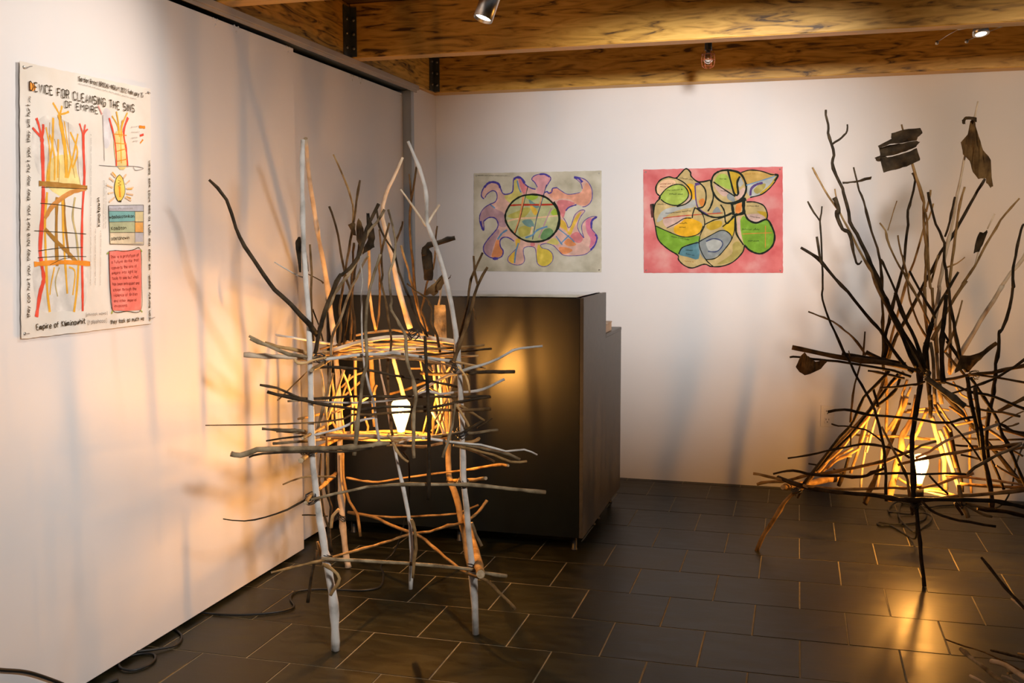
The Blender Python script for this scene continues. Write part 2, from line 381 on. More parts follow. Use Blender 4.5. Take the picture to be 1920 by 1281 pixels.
# caged socket hanging unlit
cg = thing('caged_socket', 'unlit black lamp socket with an orange wire cage under the rear beams', 'lamp', (-.43, 5.0, 2.30))
lathe('socket', [(.017, 0), (.017, .045), (.013, .055), (.013, .085), (.006, .095)], 'socket_black', cg, (-.43, 5.0, 2.255), None, 16)
tube('cord', [(-.43, 5.0, 2.349), (-.428, 5.0, 2.41), (-.43, 5.0, 2.467)], .004, 'cord_black', cg, 8)
lathe('bulb', [(.010, 0), (.012, -.012), (.022, -.035), (.020, -.052), (.008, -.062), (0, -.064)], 'clear_glass', cg, (-.43, 5.0, 2.255), None, 16)
for k in range(6):
    a = k*math.pi/3
    P = [(-.43+r*math.cos(a), 5.0+r*math.sin(a), 2.257+h) for r, h in ((.018, 0), (.029, -.02), (.031, -.05), (.026, -.078), (.012, -.086))]
    tube('cage_wire', P, .0013, 'cage_orange', cg, 6)
for r, h in ((.030, -.022), (.031, -.048), (.026, -.078)):
    tube('cage_wire', [(-.43+r*math.cos(a*math.pi/8), 5.0+r*math.sin(a*math.pi/8), 2.257+h) for a in range(17)], .0013, 'cage_orange', cg, 6)

# filament bulbs inside the sculptures
def bulb(loc, label, s=1.0):
    """upright filament bulb; loc = centre of the glass"""
    b = Vector(loc)
    t = thing('light_bulb', label, 'light bulb', b-Vector((0, 0, .12*s)), 'lit bulbs inside the stick sculptures')
    lathe('glass', [(.014*s, -.060*s), (.016*s, -.048*s), (.026*s, -.018*s), (.034*s, .010*s), (.037*s, .030*s), (.034*s, .048*s), (.024*s, .060*s), (.010*s, .066*s), (0, .067*s)], 'bulb_glass', t, b, None, 24)
    P = []
    for k in range(8):
        a = k*math.pi/4; P += [(b.x+.009*math.cos(a), b.y+.009*math.sin(a), b.z+(.035 if k % 2 else -.02)*s)]
    tube('filament', P, .0012, 'filament', t, 6)
    lathe('stem', [(.006*s, -.058*s), (.004*s, -.03*s), (0, -.02*s)], 'clear_glass', t, b, None, 10)
    lathe('screw_base', [(.0135*s, -.085*s), (.0135*s, -.060*s)], 'brass', t, b, None, 16)
    lathe('socket', [(.010*s, -.135*s), (.020*s, -.128*s), (.021*s, -.083*s), (.017*s, -.080*s)], 'socket_black', t, b, None, 18)
    l = bpy.data.lights.new('bulb_light', 'POINT'); l.energy = BULB_W/5; l.color = BULB_COL; l.shadow_soft_size = .012
    for k in range(5):          # the tall upright filament gives its light along its whole height
        o = bpy.data.objects.new('bulb_light', l); COL.objects.link(o); o.parent = t; o.location = b + Vector((0, 0, -.032+.019*k)) - t.location
    return t
bulb((-1.410, 3.518, .712), 'glowing filament bulb inside the white-legged stick sculpture')
bulb((.520, 4.60, .388), 'glowing filament bulb inside the cone-shaped stick sculpture')

S1_STICKS=[
('leg','W',6.7,14.2,[(-1514,2979,1676),(-1519,2976,1512),(-1517,2977,1327),(-1509,2982,1105),(-1507,2984,933),(-1507,2984,759),(-1501,2987,582),(-1484,2998,403),(-1471,3006,294),(-1455,3016,165),(-1453,3017,2)]),
('leg','P',7.4,13.4,[(-1648,3264,1711),(-1700,3390,1585),(-1758,3563,1410),(-1790,3694,1216),(-1826,3823,1007),(-1812,3827,820),(-1805,3829,621),(-1807,3829,419),(-1803,3830,259),(-1795,3832,98),(-1782,3836,2)]),
('leg','W',5.2,12.0,[(-1229,3158,1680),(-1199,3177,1595),(-1183,3187,1535),(-1179,3190,1474),(-1178,3190,1413),(-1158,3202,1352),(-1130,3220,1251),(-1112,3231,1152),(-1098,3241,1058),(-1089,3246,925),(-1084,3250,798),(-1081,3251,692),(-1080,3252,561),(-1071,3257,453),(-1061,3264,320),(-1052,3269,214),(-1045,3274,2)]),
('leg','T',9.8,14.5,[(-1411,3942,1039),(-1393,3947,859),(-1386,3949,730),(-1380,3951,626),(-1375,3952,521),(-1374,3953,389),(-1345,3961,298),(-1322,3968,178),(-1303,3973,80),(-1293,3976,2)]),
('leg','D',4.8,6.8,[(-1660,3309,240),(-1681,3299,136),(-1693,3293,47)]),
('stick','P',3.5,5.3,[(-1142,3213,1476),(-1159,3202,1448),(-1178,3190,1411)]),
('stick','P',2.6,4.4,[(-1252,3144,1525),(-1218,3165,1470),(-1181,3188,1406)]),
('stick','P',5.2,11.5,[(-1483,3753,1682),(-1521,3740,1594),(-1546,3731,1539),(-1560,3726,1451),(-1536,3734,1347),(-1514,3742,1216),(-1486,3752,1103),(-1463,3760,1017)]),
('stick','P',7.4,8.4,[(-1528,3737,908),(-1517,3741,853),(-1503,3746,800),(-1488,3751,736)]),
('stick','D',4.1,8.7,[(-1732,2785,1543),(-1690,2812,1484),(-1669,2825,1398),(-1649,2839,1341),(-1602,2869,1253),(-1576,2886,1206),(-1534,2913,1159),(-1487,2944,1095),(-1503,3038,1044)]),
('stick','D',5.2,7.8,[(-1319,3121,1478),(-1354,3099,1395),(-1365,3092,1344),(-1381,3083,1301),(-1400,3071,1273),(-1424,3056,1246),(-1430,3052,1247),(-1448,3041,1199),(-1463,3032,1155),(-1479,3022,1103),(-1488,3016,1065),(-1494,3012,1027),(-1501,3008,993)]),
('stick','G',4.4,6.1,[(-1316,3161,1461),(-1337,3148,1420),(-1363,3133,1387),(-1377,3124,1349),(-1391,3116,1302),(-1419,3099,1248),(-1439,3087,1220),(-1460,3074,1187),(-1472,3067,1153),(-1491,3056,1115),(-1505,3047,1069)]),
('stick','B',3.9,4.9,[(-1638,3418,1484),(-1623,3424,1436),(-1610,3430,1380),(-1602,3433,1315),(-1591,3438,1253),(-1585,3441,1218),(-1570,3448,1165),(-1567,3449,1116),(-1561,3452,1042),(-1564,3451,977)]),
('stick','B',3.8,4.8,[(-1518,3424,1576),(-1531,3418,1498),(-1539,3414,1439),(-1548,3410,1387),(-1558,3406,1330),(-1571,3400,1250),(-1577,3397,1208),(-1586,3393,1152),(-1592,3390,1104),(-1588,3392,1048),(-1598,3387,968)]),
('stick','O',2.9,3.9,[(-1640,3465,1673),(-1606,3480,1588),(-1584,3489,1517),(-1576,3492,1462),(-1581,3490,1383)]),
('stick','B',4.0,5.0,[(-1594,3532,1353),(-1598,3530,1320),(-1600,3529,1256),(-1605,3527,1223),(-1604,3528,1161),(-1607,3526,1061),(-1612,3524,985)]),
('stick','D',4.0,5.0,[(-1582,3555,1353),(-1586,3553,1330),(-1596,3549,1270),(-1603,3547,1224),(-1609,3544,1174),(-1631,3536,1064),(-1642,3531,963)]),
('stick','G',3.7,5.6,[(-1445,3318,1308),(-1462,3309,1275),(-1479,3300,1234),(-1496,3292,1201),(-1513,3283,1149),(-1530,3274,1099),(-1549,3264,1053),(-1561,3258,1021),(-1564,3257,954),(-1571,3253,875),(-1577,3250,830),(-1591,3243,776),(-1612,3232,688)]),
('stick','W',1.7,5.3,[(-1373,3088,1326),(-1371,3089,1274),(-1367,3091,1228),(-1370,3089,1195),(-1371,3089,1141),(-1372,3088,1097),(-1371,3089,1030),(-1369,3090,986),(-1365,3093,942),(-1359,3096,913),(-1349,3102,860),(-1342,3107,831),(-1337,3110,773),(-1330,3114,717),(-1326,3117,685)]),
('stick','G',4.3,6.9,[(-1291,3061,1315),(-1301,3054,1282),(-1314,3046,1233),(-1324,3039,1190),(-1329,3036,1139),(-1333,3034,1089),(-1332,3034,1019),(-1334,3033,955),(-1344,3027,912),(-1350,3022,857),(-1357,3018,800),(-1363,3014,734),(-1370,3009,666)]),
('stick','T',5.2,6.3,[(-1614,3708,1354),(-1611,3709,1325),(-1610,3709,1221),(-1613,3708,1177),(-1608,3710,1121),(-1601,3712,1064),(-1590,3716,1014)]),
('stick','B',3.1,5.2,[(-1573,3722,1405),(-1568,3724,1343),(-1566,3724,1318),(-1574,3721,1267),(-1573,3722,1229),(-1574,3721,1152),(-1579,3720,1073),(-1592,3715,1005)]),
('stick','B',3.6,4.5,[(-1315,3200,1418),(-1330,3191,1361),(-1339,3185,1315),(-1337,3187,1244),(-1341,3185,1223),(-1336,3187,1192),(-1328,3192,1147),(-1321,3197,1090),(-1315,3200,1030),(-1315,3200,1003),(-1320,3197,976),(-1327,3193,948),(-1326,3193,891),(-1325,3194,840),(-1321,3196,794),(-1318,3198,738),(-1314,3200,699)]),
('stick','D',2.8,4.7,[(-1417,3332,1478),(-1412,3334,1436),(-1409,3336,1408),(-1393,3344,1369),(-1374,3354,1336),(-1361,3361,1310),(-1350,3366,1250),(-1335,3374,1203),(-1316,3384,1156),(-1300,3392,1099),(-1278,3403,1051),(-1262,3412,1018)]),
('stick','G',3.4,6.2,[(-1271,3084,1458),(-1260,3091,1408),(-1253,3096,1366),(-1253,3095,1331),(-1261,3090,1283),(-1270,3084,1256),(-1268,3086,1196),(-1265,3088,1163),(-1267,3086,1135),(-1251,3097,1102),(-1237,3106,1074),(-1227,3113,1040),(-1227,3112,993),(-1222,3116,949),(-1209,3124,908),(-1203,3128,863),(-1202,3129,833),(-1208,3124,789),(-1209,3124,721),(-1208,3125,643)]),
('stick','B',2.8,3.7,[(-1336,3373,1427),(-1342,3371,1399),(-1355,3364,1367),(-1361,3361,1343)]),
('stick','B',4.2,6.4,[(-1462,3845,1652),(-1477,3840,1549),(-1488,3837,1478),(-1489,3836,1385),(-1480,3839,1279),(-1473,3841,1173),(-1467,3843,1133),(-1460,3845,1077),(-1442,3851,1008)]),
('stick','B',3.2,4.2,[(-1490,3836,1624),(-1483,3838,1524),(-1488,3837,1469)]),
('stick','O',4.1,5.1,[(-1463,3673,1343),(-1450,3678,1292),(-1439,3682,1251),(-1432,3685,1219),(-1421,3689,1170),(-1410,3693,1118),(-1394,3700,1052),(-1383,3704,1003)]),
('stick','B',2.8,4.7,[(-1296,3304,1212),(-1270,3318,1187),(-1246,3331,1169),(-1235,3337,1161),(-1227,3342,1140),(-1220,3345,1122),(-1222,3344,1081),(-1217,3347,1062),(-1205,3354,1027),(-1197,3358,970)]),
('stick','B',3.0,5.0,[(-1307,3649,1415),(-1313,3647,1373),(-1315,3646,1311),(-1323,3642,1255),(-1332,3639,1235),(-1346,3633,1195),(-1357,3628,1133),(-1365,3625,1098),(-1354,3630,1070),(-1342,3635,1019)]),
('branch','D',8.9,10.8,[(-1221,3602,1370),(-1245,3591,1364),(-1281,3575,1351),(-1308,3564,1343),(-1324,3556,1329),(-1324,3556,1304)]),
('stick','P',3.0,4.0,[(-1293,3570,1217),(-1270,3580,1182),(-1279,3576,1121)]),
('stick','B',4.4,7.1,[(-996,3271,1270),(-1025,3252,1210),(-1040,3243,1147),(-1058,3231,1078),(-1074,3220,1025),(-1087,3212,986),(-1096,3206,958)]),
('stick','B',3.5,3.5,[(-1036,3245,1308),(-1033,3247,1255),(-1025,3252,1212)]),
('stick','B',3.6,4.5,[(-1023,3305,1318),(-1058,3283,1229),(-1067,3277,1150),(-1085,3266,1066),(-1098,3258,1021)]),
('stick','B',2.7,2.7,[(-1052,3269,1145),(-1044,3274,1123),(-1040,3277,1093)]),
('stick','B',3.5,4.4,[(-1549,3083,1347),(-1546,3084,1253),(-1548,3083,1128),(-1544,3086,1026)]),
('stick','W',1.7,2.6,[(-1618,2968,1291),(-1582,2990,1264),(-1552,3008,1245),(-1532,3021,1237)]),
('stick','B',1.8,2.7,[(-1588,3143,1247),(-1551,3164,1224),(-1545,3167,1215)]),
('stick','D',2.7,2.7,[(-1577,3149,1129),(-1560,3159,1072),(-1548,3165,1019)]),
('stick','W',5.2,5.4,[(-1486,2997,974),(-1412,3043,983),(-1375,3066,987),(-1305,3110,987),(-1278,3127,990),(-1239,3152,983),(-1183,3187,970),(-1106,3235,955)]),
('stick','P',6.6,9.6,[(-1577,3299,974),(-1517,3329,995),(-1449,3363,1011),(-1364,3405,1017),(-1299,3437,1013),(-1256,3458,1007),(-1178,3497,993)]),
('stick','T',4.8,5.9,[(-1657,3360,944),(-1616,3379,961),(-1586,3393,974),(-1532,3418,977),(-1499,3433,966),(-1413,3472,955)]),
('stick','T',4.4,5.5,[(-1736,3849,976),(-1686,3863,987),(-1625,3881,993),(-1587,3892,998),(-1554,3901,993),(-1506,3915,984),(-1436,3935,969)]),
('stick','P',7.8,7.2,[(-1730,2956,989),(-1651,3002,982),(-1595,3035,977),(-1573,3152,958),(-1662,3598,919)]),
('stick','G',5.1,5.2,[(-1664,2885,1050),(-1618,2913,1027),(-1564,2948,997),(-1480,3000,980)]),
('stick','G',4.3,4.4,[(-1714,2965,1051),(-1671,2991,1022),(-1605,3029,988),(-1534,3071,961)]),
('stick','O',5.2,7.2,[(-1672,2990,1027),(-1640,3009,1014),(-1602,3031,1005),(-1568,3051,995),(-1554,3111,977),(-1681,3591,936)]),
('stick','W',4.0,5.5,[(-1866,3421,1012),(-1767,3461,993),(-1794,3833,935),(-1626,3881,925)]),
('stick','T',4.2,3.4,[(-1522,2910,987),(-1516,2914,973),(-1493,2929,974),(-1468,2946,983),(-1440,2964,989)]),
('stick','O',5.8,8.8,[(-1444,2867,958),(-1473,3005,963),(-1590,3342,948),(-1792,3879,915)]),
('stick','D',4.4,3.6,[(-1496,3032,947),(-1445,3063,945),(-1390,3097,937),(-1317,3141,920),(-1290,3158,911),(-1243,3187,900),(-1195,3216,889),(-1156,3240,880),(-1104,3272,863)]),
('stick','W',3.6,5.7,[(-823,3336,1004),(-868,3314,1000),(-913,3291,992),(-957,3262,965),(-1011,3227,944),(-1057,3196,932),(-1206,3353,871),(-1292,3396,822)]),
('stick','D',6.4,6.2,[(-924,3350,912),(-1010,3295,916),(-1063,3263,913),(-1198,3444,883),(-1396,3699,849)]),
('stick','O',3.7,4.5,[(-1037,3364,1000),(-1071,3343,995),(-1108,3322,995),(-1179,3280,992),(-1242,3243,992)]),
('stick','D',3.8,3.7,[(-1035,3447,979),(-1132,3394,970),(-1254,3326,959)]),
('stick','T',3.8,4.7,[(-1099,3495,947),(-1156,3466,947),(-1225,3431,949),(-1333,3375,959)]),
('stick','T',2.7,3.6,[(-1006,3281,929),(-1072,3240,950),(-1101,3221,956)]),
('stick','P',2.7,3.6,[(-1350,3131,977),(-1265,3183,965),(-1189,3229,957),(-1115,3274,930)]),
('stick','T',3.5,3.5,[(-1073,3186,945),(-1051,3200,912),(-1044,3205,881),(-1040,3208,854)]),
('stick','T',5.0,5.1,[(-1695,3490,942),(-1607,3526,954),(-1496,3572,963),(-1348,3632,957),(-1273,3663,939)]),
('stick','T',4.2,4.2,[(-1738,3665,918),(-1601,3712,934),(-1462,3760,937),(-1314,3811,906)]),
('stick','P',3.7,3.8,[(-1533,3273,949),(-1433,3324,969),(-1333,3375,982),(-1214,3436,973)]),
('stick','T',4.3,5.4,[(-1756,3752,939),(-1654,3784,947),(-1512,3829,948),(-1369,3874,937)]),
('stick','O',4.5,4.6,[(-1523,3128,969),(-1415,3190,958),(-1304,3253,964),(-1192,3317,936)]),
('stick','T',4.1,4.1,[(-1662,3599,977),(-1529,3649,942),(-1395,3699,957),(-1279,3743,941)]),
('stick','T',4.9,4.0,[(-1668,3404,955),(-1518,3471,944),(-1375,3534,958),(-1230,3598,939)]),
('stick','O',4.3,4.3,[(-1858,3767,924),(-1692,3817,962),(-1527,3867,955),(-1341,3923,933)]),
('stick','P',2.8,2.8,[(-1433,3277,989),(-1318,3337,971),(-1235,3382,978),(-1151,3426,961)]),
('stick','D',5.1,4.5,[(-1609,2886,882),(-1550,2925,862),(-1508,2952,849),(-1451,2988,830),(-1421,3007,823),(-1367,3042,811),(-1329,3066,813),(-1298,3086,816),(-1252,3116,815),(-1176,3164,809),(-1138,3188,809),(-1093,3217,819),(-1072,3231,821),(-990,3283,833)]),
('stick','D',3.4,4.6,[(-1651,2915,899),(-1605,2944,886),(-1558,2973,858),(-1519,2997,847),(-1421,3058,849),(-1313,3124,844),(-1205,3192,838),(-1098,3258,832),(-1004,3316,829)]),
('stick','O',1.8,2.6,[(-1556,3058,928),(-1598,3033,881),(-1641,3008,835)]),
('stick','G',3.5,3.6,[(-1613,3025,831),(-1561,3055,833),(-1506,3087,840)]),
('stick','W',3.5,4.6,[(-1521,3038,832),(-1436,3089,823),(-1359,3135,822),(-1325,3156,824),(-1288,3178,828),(-1248,3203,831),(-1224,3217,844),(-1201,3231,851),(-1161,3255,840),(-1112,3284,843),(-1051,3321,845),(-1009,3347,860),(-967,3372,882)]),
('stick','B',1.7,5.4,[(-1770,2784,785),(-1649,2861,779),(-1509,2951,776),(-1452,2987,778),(-1407,3016,784),(-1383,3031,795),(-1332,3064,793),(-1252,3115,796),(-1169,3169,796),(-1086,3222,793),(-990,3283,791)]),
('stick','W',3.5,4.4,[(-1502,2987,730),(-1470,3007,737),(-1433,3030,747),(-1396,3053,762),(-1359,3077,774),(-1333,3093,778)]),
('stick','O',3.7,5.5,[(-1668,3203,740),(-1644,3216,744),(-1725,3478,708),(-1805,3830,661)]),
('stick','O',4.5,4.5,[(-1083,3232,808),(-1057,3249,788),(-1011,3278,751)]),
('stick','D',3.6,3.6,[(-1011,3278,753),(-1051,3253,728),(-1081,3234,713),(-1134,3200,704)]),
('stick','D',1.8,2.7,[(-988,3293,757),(-1016,3275,738),(-1032,3265,726)]),
('stick','T',4.4,4.5,[(-1084,3196,817),(-1060,3212,770),(-1048,3220,739)]),
('stick','G',3.5,5.3,[(-1076,3166,823),(-1086,3160,749),(-1101,3149,688),(-1113,3141,646)]),
('branch','G',9.2,7.0,[(-1692,2799,696),(-1669,2814,689),(-1627,2842,703),(-1573,2877,702),(-1498,2926,698),(-1442,2963,694),(-1381,3002,693),(-1358,3017,693),(-1320,3042,696),(-1304,3053,700),(-1273,3073,699)]),
('stick','D',3.3,3.5,[(-1642,2821,683),(-1607,2843,692),(-1504,2911,691),(-1438,2955,684),(-1371,2999,682),(-1317,3034,689)]),
('stick','G',4.3,4.9,[(-1662,2941,752),(-1621,2966,746),(-1573,2996,741),(-1542,3014,738),(-1611,3430,653)]),
('stick','G',4.4,3.8,[(-1646,3005,733),(-1594,3036,726),(-1563,3054,721),(-1625,3325,663)]),
('stick','D',2.6,3.8,[(-1675,2988,702),(-1629,3015,708),(-1563,3054,712),(-1608,3334,666)]),
('stick','G',4.4,5.0,[(-1656,3000,692),(-1563,3054,695),(-1649,3509,620)]),
('stick','O',8.3,10.0,[(-1480,2853,675),(-1560,3108,651),(-1686,3494,603),(-1798,3877,557)]),
('stick','O',5.0,5.9,[(-1483,2872,742),(-1521,3027,731),(-1646,3414,692)]),
('stick','P',5.6,5.8,[(-1585,3246,679),(-1525,3277,675),(-1462,3309,672),(-1404,3339,664),(-1331,3376,660),(-1268,3408,657),(-1225,3430,661),(-1161,3463,666)]),
('stick','G',4.6,6.3,[(-974,3318,714),(-1029,3284,710),(-1064,3262,707),(-1089,3246,711),(-1139,3215,703),(-1170,3195,700)]),
('stick','T',6.4,6.4,[(-1783,3697,597),(-1703,3723,596),(-1614,3752,599),(-1559,3770,601),(-1495,3792,598),(-1432,3812,588),(-1359,3837,574)]),
('stick','P',3.6,3.6,[(-1290,3168,679),(-1246,3194,690),(-1223,3208,705)]),
('stick','T',3.6,4.6,[(-1332,3190,667),(-1281,3220,662),(-1245,3241,656),(-1204,3265,657),(-1165,3288,664)]),
('stick','W',2.8,4.4,[(-849,3366,624),(-888,3340,646),(-944,3304,644),(-1018,3256,672),(-1079,3217,682),(-1148,3173,698),(-1189,3146,706)]),
('stick','G',5.5,4.5,[(-903,3339,610),(-938,3316,631),(-1005,3274,655),(-1065,3235,674),(-1116,3203,685)]),
('stick','O',4.6,4.5,[(-884,3359,601),(-932,3328,603),(-985,3295,631),(-1048,3254,654),(-1103,3220,673)]),
('stick','G',4.6,4.6,[(-996,3346,596),(-1053,3311,634),(-1104,3280,659)]),
('stick','O',4.5,5.4,[(-1029,3284,690),(-1042,3276,680),(-1068,3259,678),(-1108,3234,681)]),
('stick','T',6.1,6.1,[(-1271,3055,731),(-1257,3064,711),(-1241,3075,704)]),
('stick','T',4.3,4.3,[(-1251,3049,707),(-1241,3056,680),(-1226,3065,656),(-1210,3076,640)]),
('stick','T',5.0,4.1,[(-1649,3509,616),(-1538,3555,605),(-1426,3600,602),(-1295,3654,603)]),
('stick','T',3.8,3.9,[(-1643,3317,656),(-1505,3383,645),(-1384,3441,654),(-1225,3516,636)]),
('stick','O',4.1,4.2,[(-1667,3596,608),(-1533,3647,613),(-1379,3705,602),(-1281,3742,617)]),
('stick','W',4.4,7.2,[(-1272,3102,696),(-1262,3109,632),(-1254,3114,587),(-1241,3122,508),(-1228,3130,411),(-1225,3133,314),(-1228,3131,193)]),
('stick','D',5.2,7.1,[(-1168,3133,1048),(-1165,3134,978),(-1162,3136,855),(-1160,3138,728),(-1161,3137,582),(-1163,3135,503)]),
('stick','T',4.7,4.7,[(-1598,3239,918),(-1593,3242,880),(-1589,3244,823),(-1582,3247,710),(-1584,3247,634)]),
('stick','T',6.3,6.3,[(-1668,3689,909),(-1669,3689,829),(-1669,3689,714),(-1671,3688,597)]),
('stick','T',4.0,5.1,[(-1645,3511,884),(-1627,3518,833),(-1615,3523,781),(-1608,3526,738),(-1616,3523,630)]),
('stick','T',9.8,9.9,[(-1678,3866,952),(-1676,3866,820),(-1671,3868,731),(-1666,3869,598)]),
('stick','T',4.4,4.4,[(-1649,3857,773),(-1660,3853,745),(-1664,3852,723)]),
('stick','P',5.4,5.4,[(-1774,3746,853),(-1768,3748,805),(-1775,3746,751),(-1781,3744,691),(-1774,3746,582)]),
('stick','P',3.8,3.8,[(-1601,3337,887),(-1613,3332,808),(-1628,3324,714)]),
('stick','T',4.4,4.4,[(-1711,3856,822),(-1754,3844,805),(-1797,3832,761)]),
('stick','T',4.4,4.4,[(-1718,3854,787),(-1782,3836,729),(-1806,3829,696)]),
('stick','O',5.5,5.5,[(-1612,3885,731),(-1533,3907,755),(-1459,3928,784)]),
('stick','P',2.8,3.8,[(-1415,3333,946),(-1409,3336,882),(-1397,3342,818),(-1389,3346,740),(-1375,3353,653)]),
('stick','T',4.4,4.4,[(-1530,3908,839),(-1476,3924,839)]),
('stick','T',4.1,4.1,[(-1399,3698,899),(-1392,3700,860),(-1379,3705,818)]),
('stick','O',3.7,3.7,[(-1251,3328,948),(-1237,3336,925),(-1220,3345,904)]),
('stick','P',6.0,6.0,[(-1303,3566,724),(-1277,3577,675),(-1265,3583,632)]),
('stick','T',5.3,5.3,[(-1362,3795,633),(-1388,3786,606)]),
('stick','T',4.2,4.2,[(-1376,3706,682),(-1392,3700,613)]),
('stick','T',6.1,6.1,[(-1326,3641,891),(-1316,3645,797),(-1301,3651,694),(-1285,3658,607)]),
('stick','T',5.3,5.3,[(-1312,3812,868),(-1344,3801,806),(-1375,3790,711),(-1382,3788,593)]),
('stick','T',4.8,4.9,[(-1231,3471,913),(-1208,3482,823),(-1201,3485,725),(-1209,3482,647)]),
('stick','P',5.2,5.2,[(-1334,3722,882),(-1327,3725,786),(-1316,3729,659)]),
('stick','T',3.9,3.9,[(-1289,3486,830),(-1250,3504,799),(-1206,3525,774)]),
('stick','O',4.0,5.0,[(-1230,3598,879),(-1245,3591,787),(-1275,3578,687),(-1290,3571,637)]),
('stick','T',3.8,3.8,[(-1160,3421,891),(-1189,3406,800),(-1229,3385,721)]),
('stick','T',5.2,5.3,[(-1763,3656,860),(-1749,3661,768),(-1759,3658,652),(-1724,3670,598)]),
('stick','T',4.9,4.9,[(-1599,3435,887),(-1627,3423,796),(-1660,3408,698)]),
('stick','O',3.7,3.7,[(-1558,3260,898),(-1581,3248,814),(-1602,3237,729),(-1599,3239,682)]),
('stick','T',4.1,4.1,[(-1652,3602,849),(-1684,3590,739),(-1677,3593,620)]),
('stick','T',4.0,4.0,[(-1554,3548,771),(-1610,3525,742),(-1684,3495,711)]),
('stick','T',4.3,4.3,[(-1671,3779,653),(-1659,3783,613),(-1664,3781,587)]),
('stick','D',3.9,5.9,[(-1646,3365,592),(-1646,3365,489),(-1642,3367,423),(-1630,3372,386),(-1639,3368,295),(-1633,3371,216)]),
('stick','B',3.8,4.7,[(-1600,3238,615),(-1607,3235,522),(-1604,3236,491),(-1596,3240,402),(-1582,3248,349)]),
('stick','O',5.5,6.6,[(-1776,3792,496),(-1776,3792,398),(-1756,3798,295),(-1724,3808,239),(-1713,3811,147)]),
('stick','T',5.7,6.6,[(-1548,3265,411),(-1568,3255,387),(-1574,3252,345)]),
('stick','T',4.4,5.3,[(-1517,3029,363),(-1509,3034,313)]),
('stick','D',1.7,3.5,[(-1732,2808,483),(-1677,2843,471),(-1623,2878,478),(-1564,2916,497),(-1515,2947,524),(-1490,2963,529)]),
('stick','G',4.3,6.5,[(-1496,2948,527),(-1431,2990,540),(-1344,3047,554),(-1275,3091,555),(-1168,3160,549),(-1058,3231,538),(-970,3288,521),(-890,3339,505),(-823,3382,491)]),
('stick','O',2.7,3.7,[(-1676,3095,531),(-1622,3124,552),(-1578,3149,553),(-1518,3182,547)]),
('stick','O',4.4,4.8,[(-1765,3795,394),(-1699,3815,380),(-1640,3833,375),(-1512,3871,396),(-1365,3915,415),(-1159,3629,502),(-1036,3527,546),(-983,3475,556)]),
('stick','O',7.5,6.3,[(-1328,3807,406),(-1115,3403,510),(-1001,3259,557)]),
('stick','O',5.9,7.8,[(-1478,2875,535),(-1509,2982,535),(-1598,3240,497),(-1832,3840,398)]),
('stick','O',3.3,6.8,[(-1556,2789,330),(-1512,2874,328),(-1471,2954,324),(-1456,3016,319),(-1440,3225,288),(-1432,3463,251),(-1404,3565,247),(-1372,3708,221),(-1342,3842,210),(-1315,3969,192),(-1284,4017,213),(-1260,4046,242),(-1244,4065,268)]),
('stick','O',6.7,5.2,[(-1778,3837,237),(-1646,3787,241),(-1526,3694,237),(-1365,3582,237),(-1258,3457,234),(-1158,3336,232),(-1058,3222,234),(-981,3187,226),(-905,3155,185),(-866,3142,155)]),
('stick','O',4.4,4.4,[(-1718,3854,227),(-1605,3886,216),(-1454,3930,222),(-1347,3960,230),(-1257,3986,266)]),
('stick','G',6.1,6.4,[(-1471,2965,328),(-1357,3038,308),(-1251,3106,290),(-1143,3176,265),(-1049,3237,243),(-1004,3265,225),(-942,3306,206)]),
('branch','O',14.0,14.6,[(-980,3127,267),(-1061,3349,245),(-1168,3626,224),(-1323,4006,216)]),
('stick','G',5.7,5.7,[(-1102,3410,356),(-1087,3419,310),(-1070,3428,268)]),
('stick','O',5.2,5.2,[(-1453,2935,321),(-1426,2952,300),(-1408,2964,267),(-1421,2956,237),(-1434,2947,214)]),
('stick','O',5.3,5.3,[(-1209,3096,443),(-1199,3103,408),(-1197,3104,343),(-1204,3099,293),(-1206,3098,244)]),
('stick','D',2.8,2.8,[(-1663,3206,397),(-1621,3228,394),(-1583,3247,388)])]
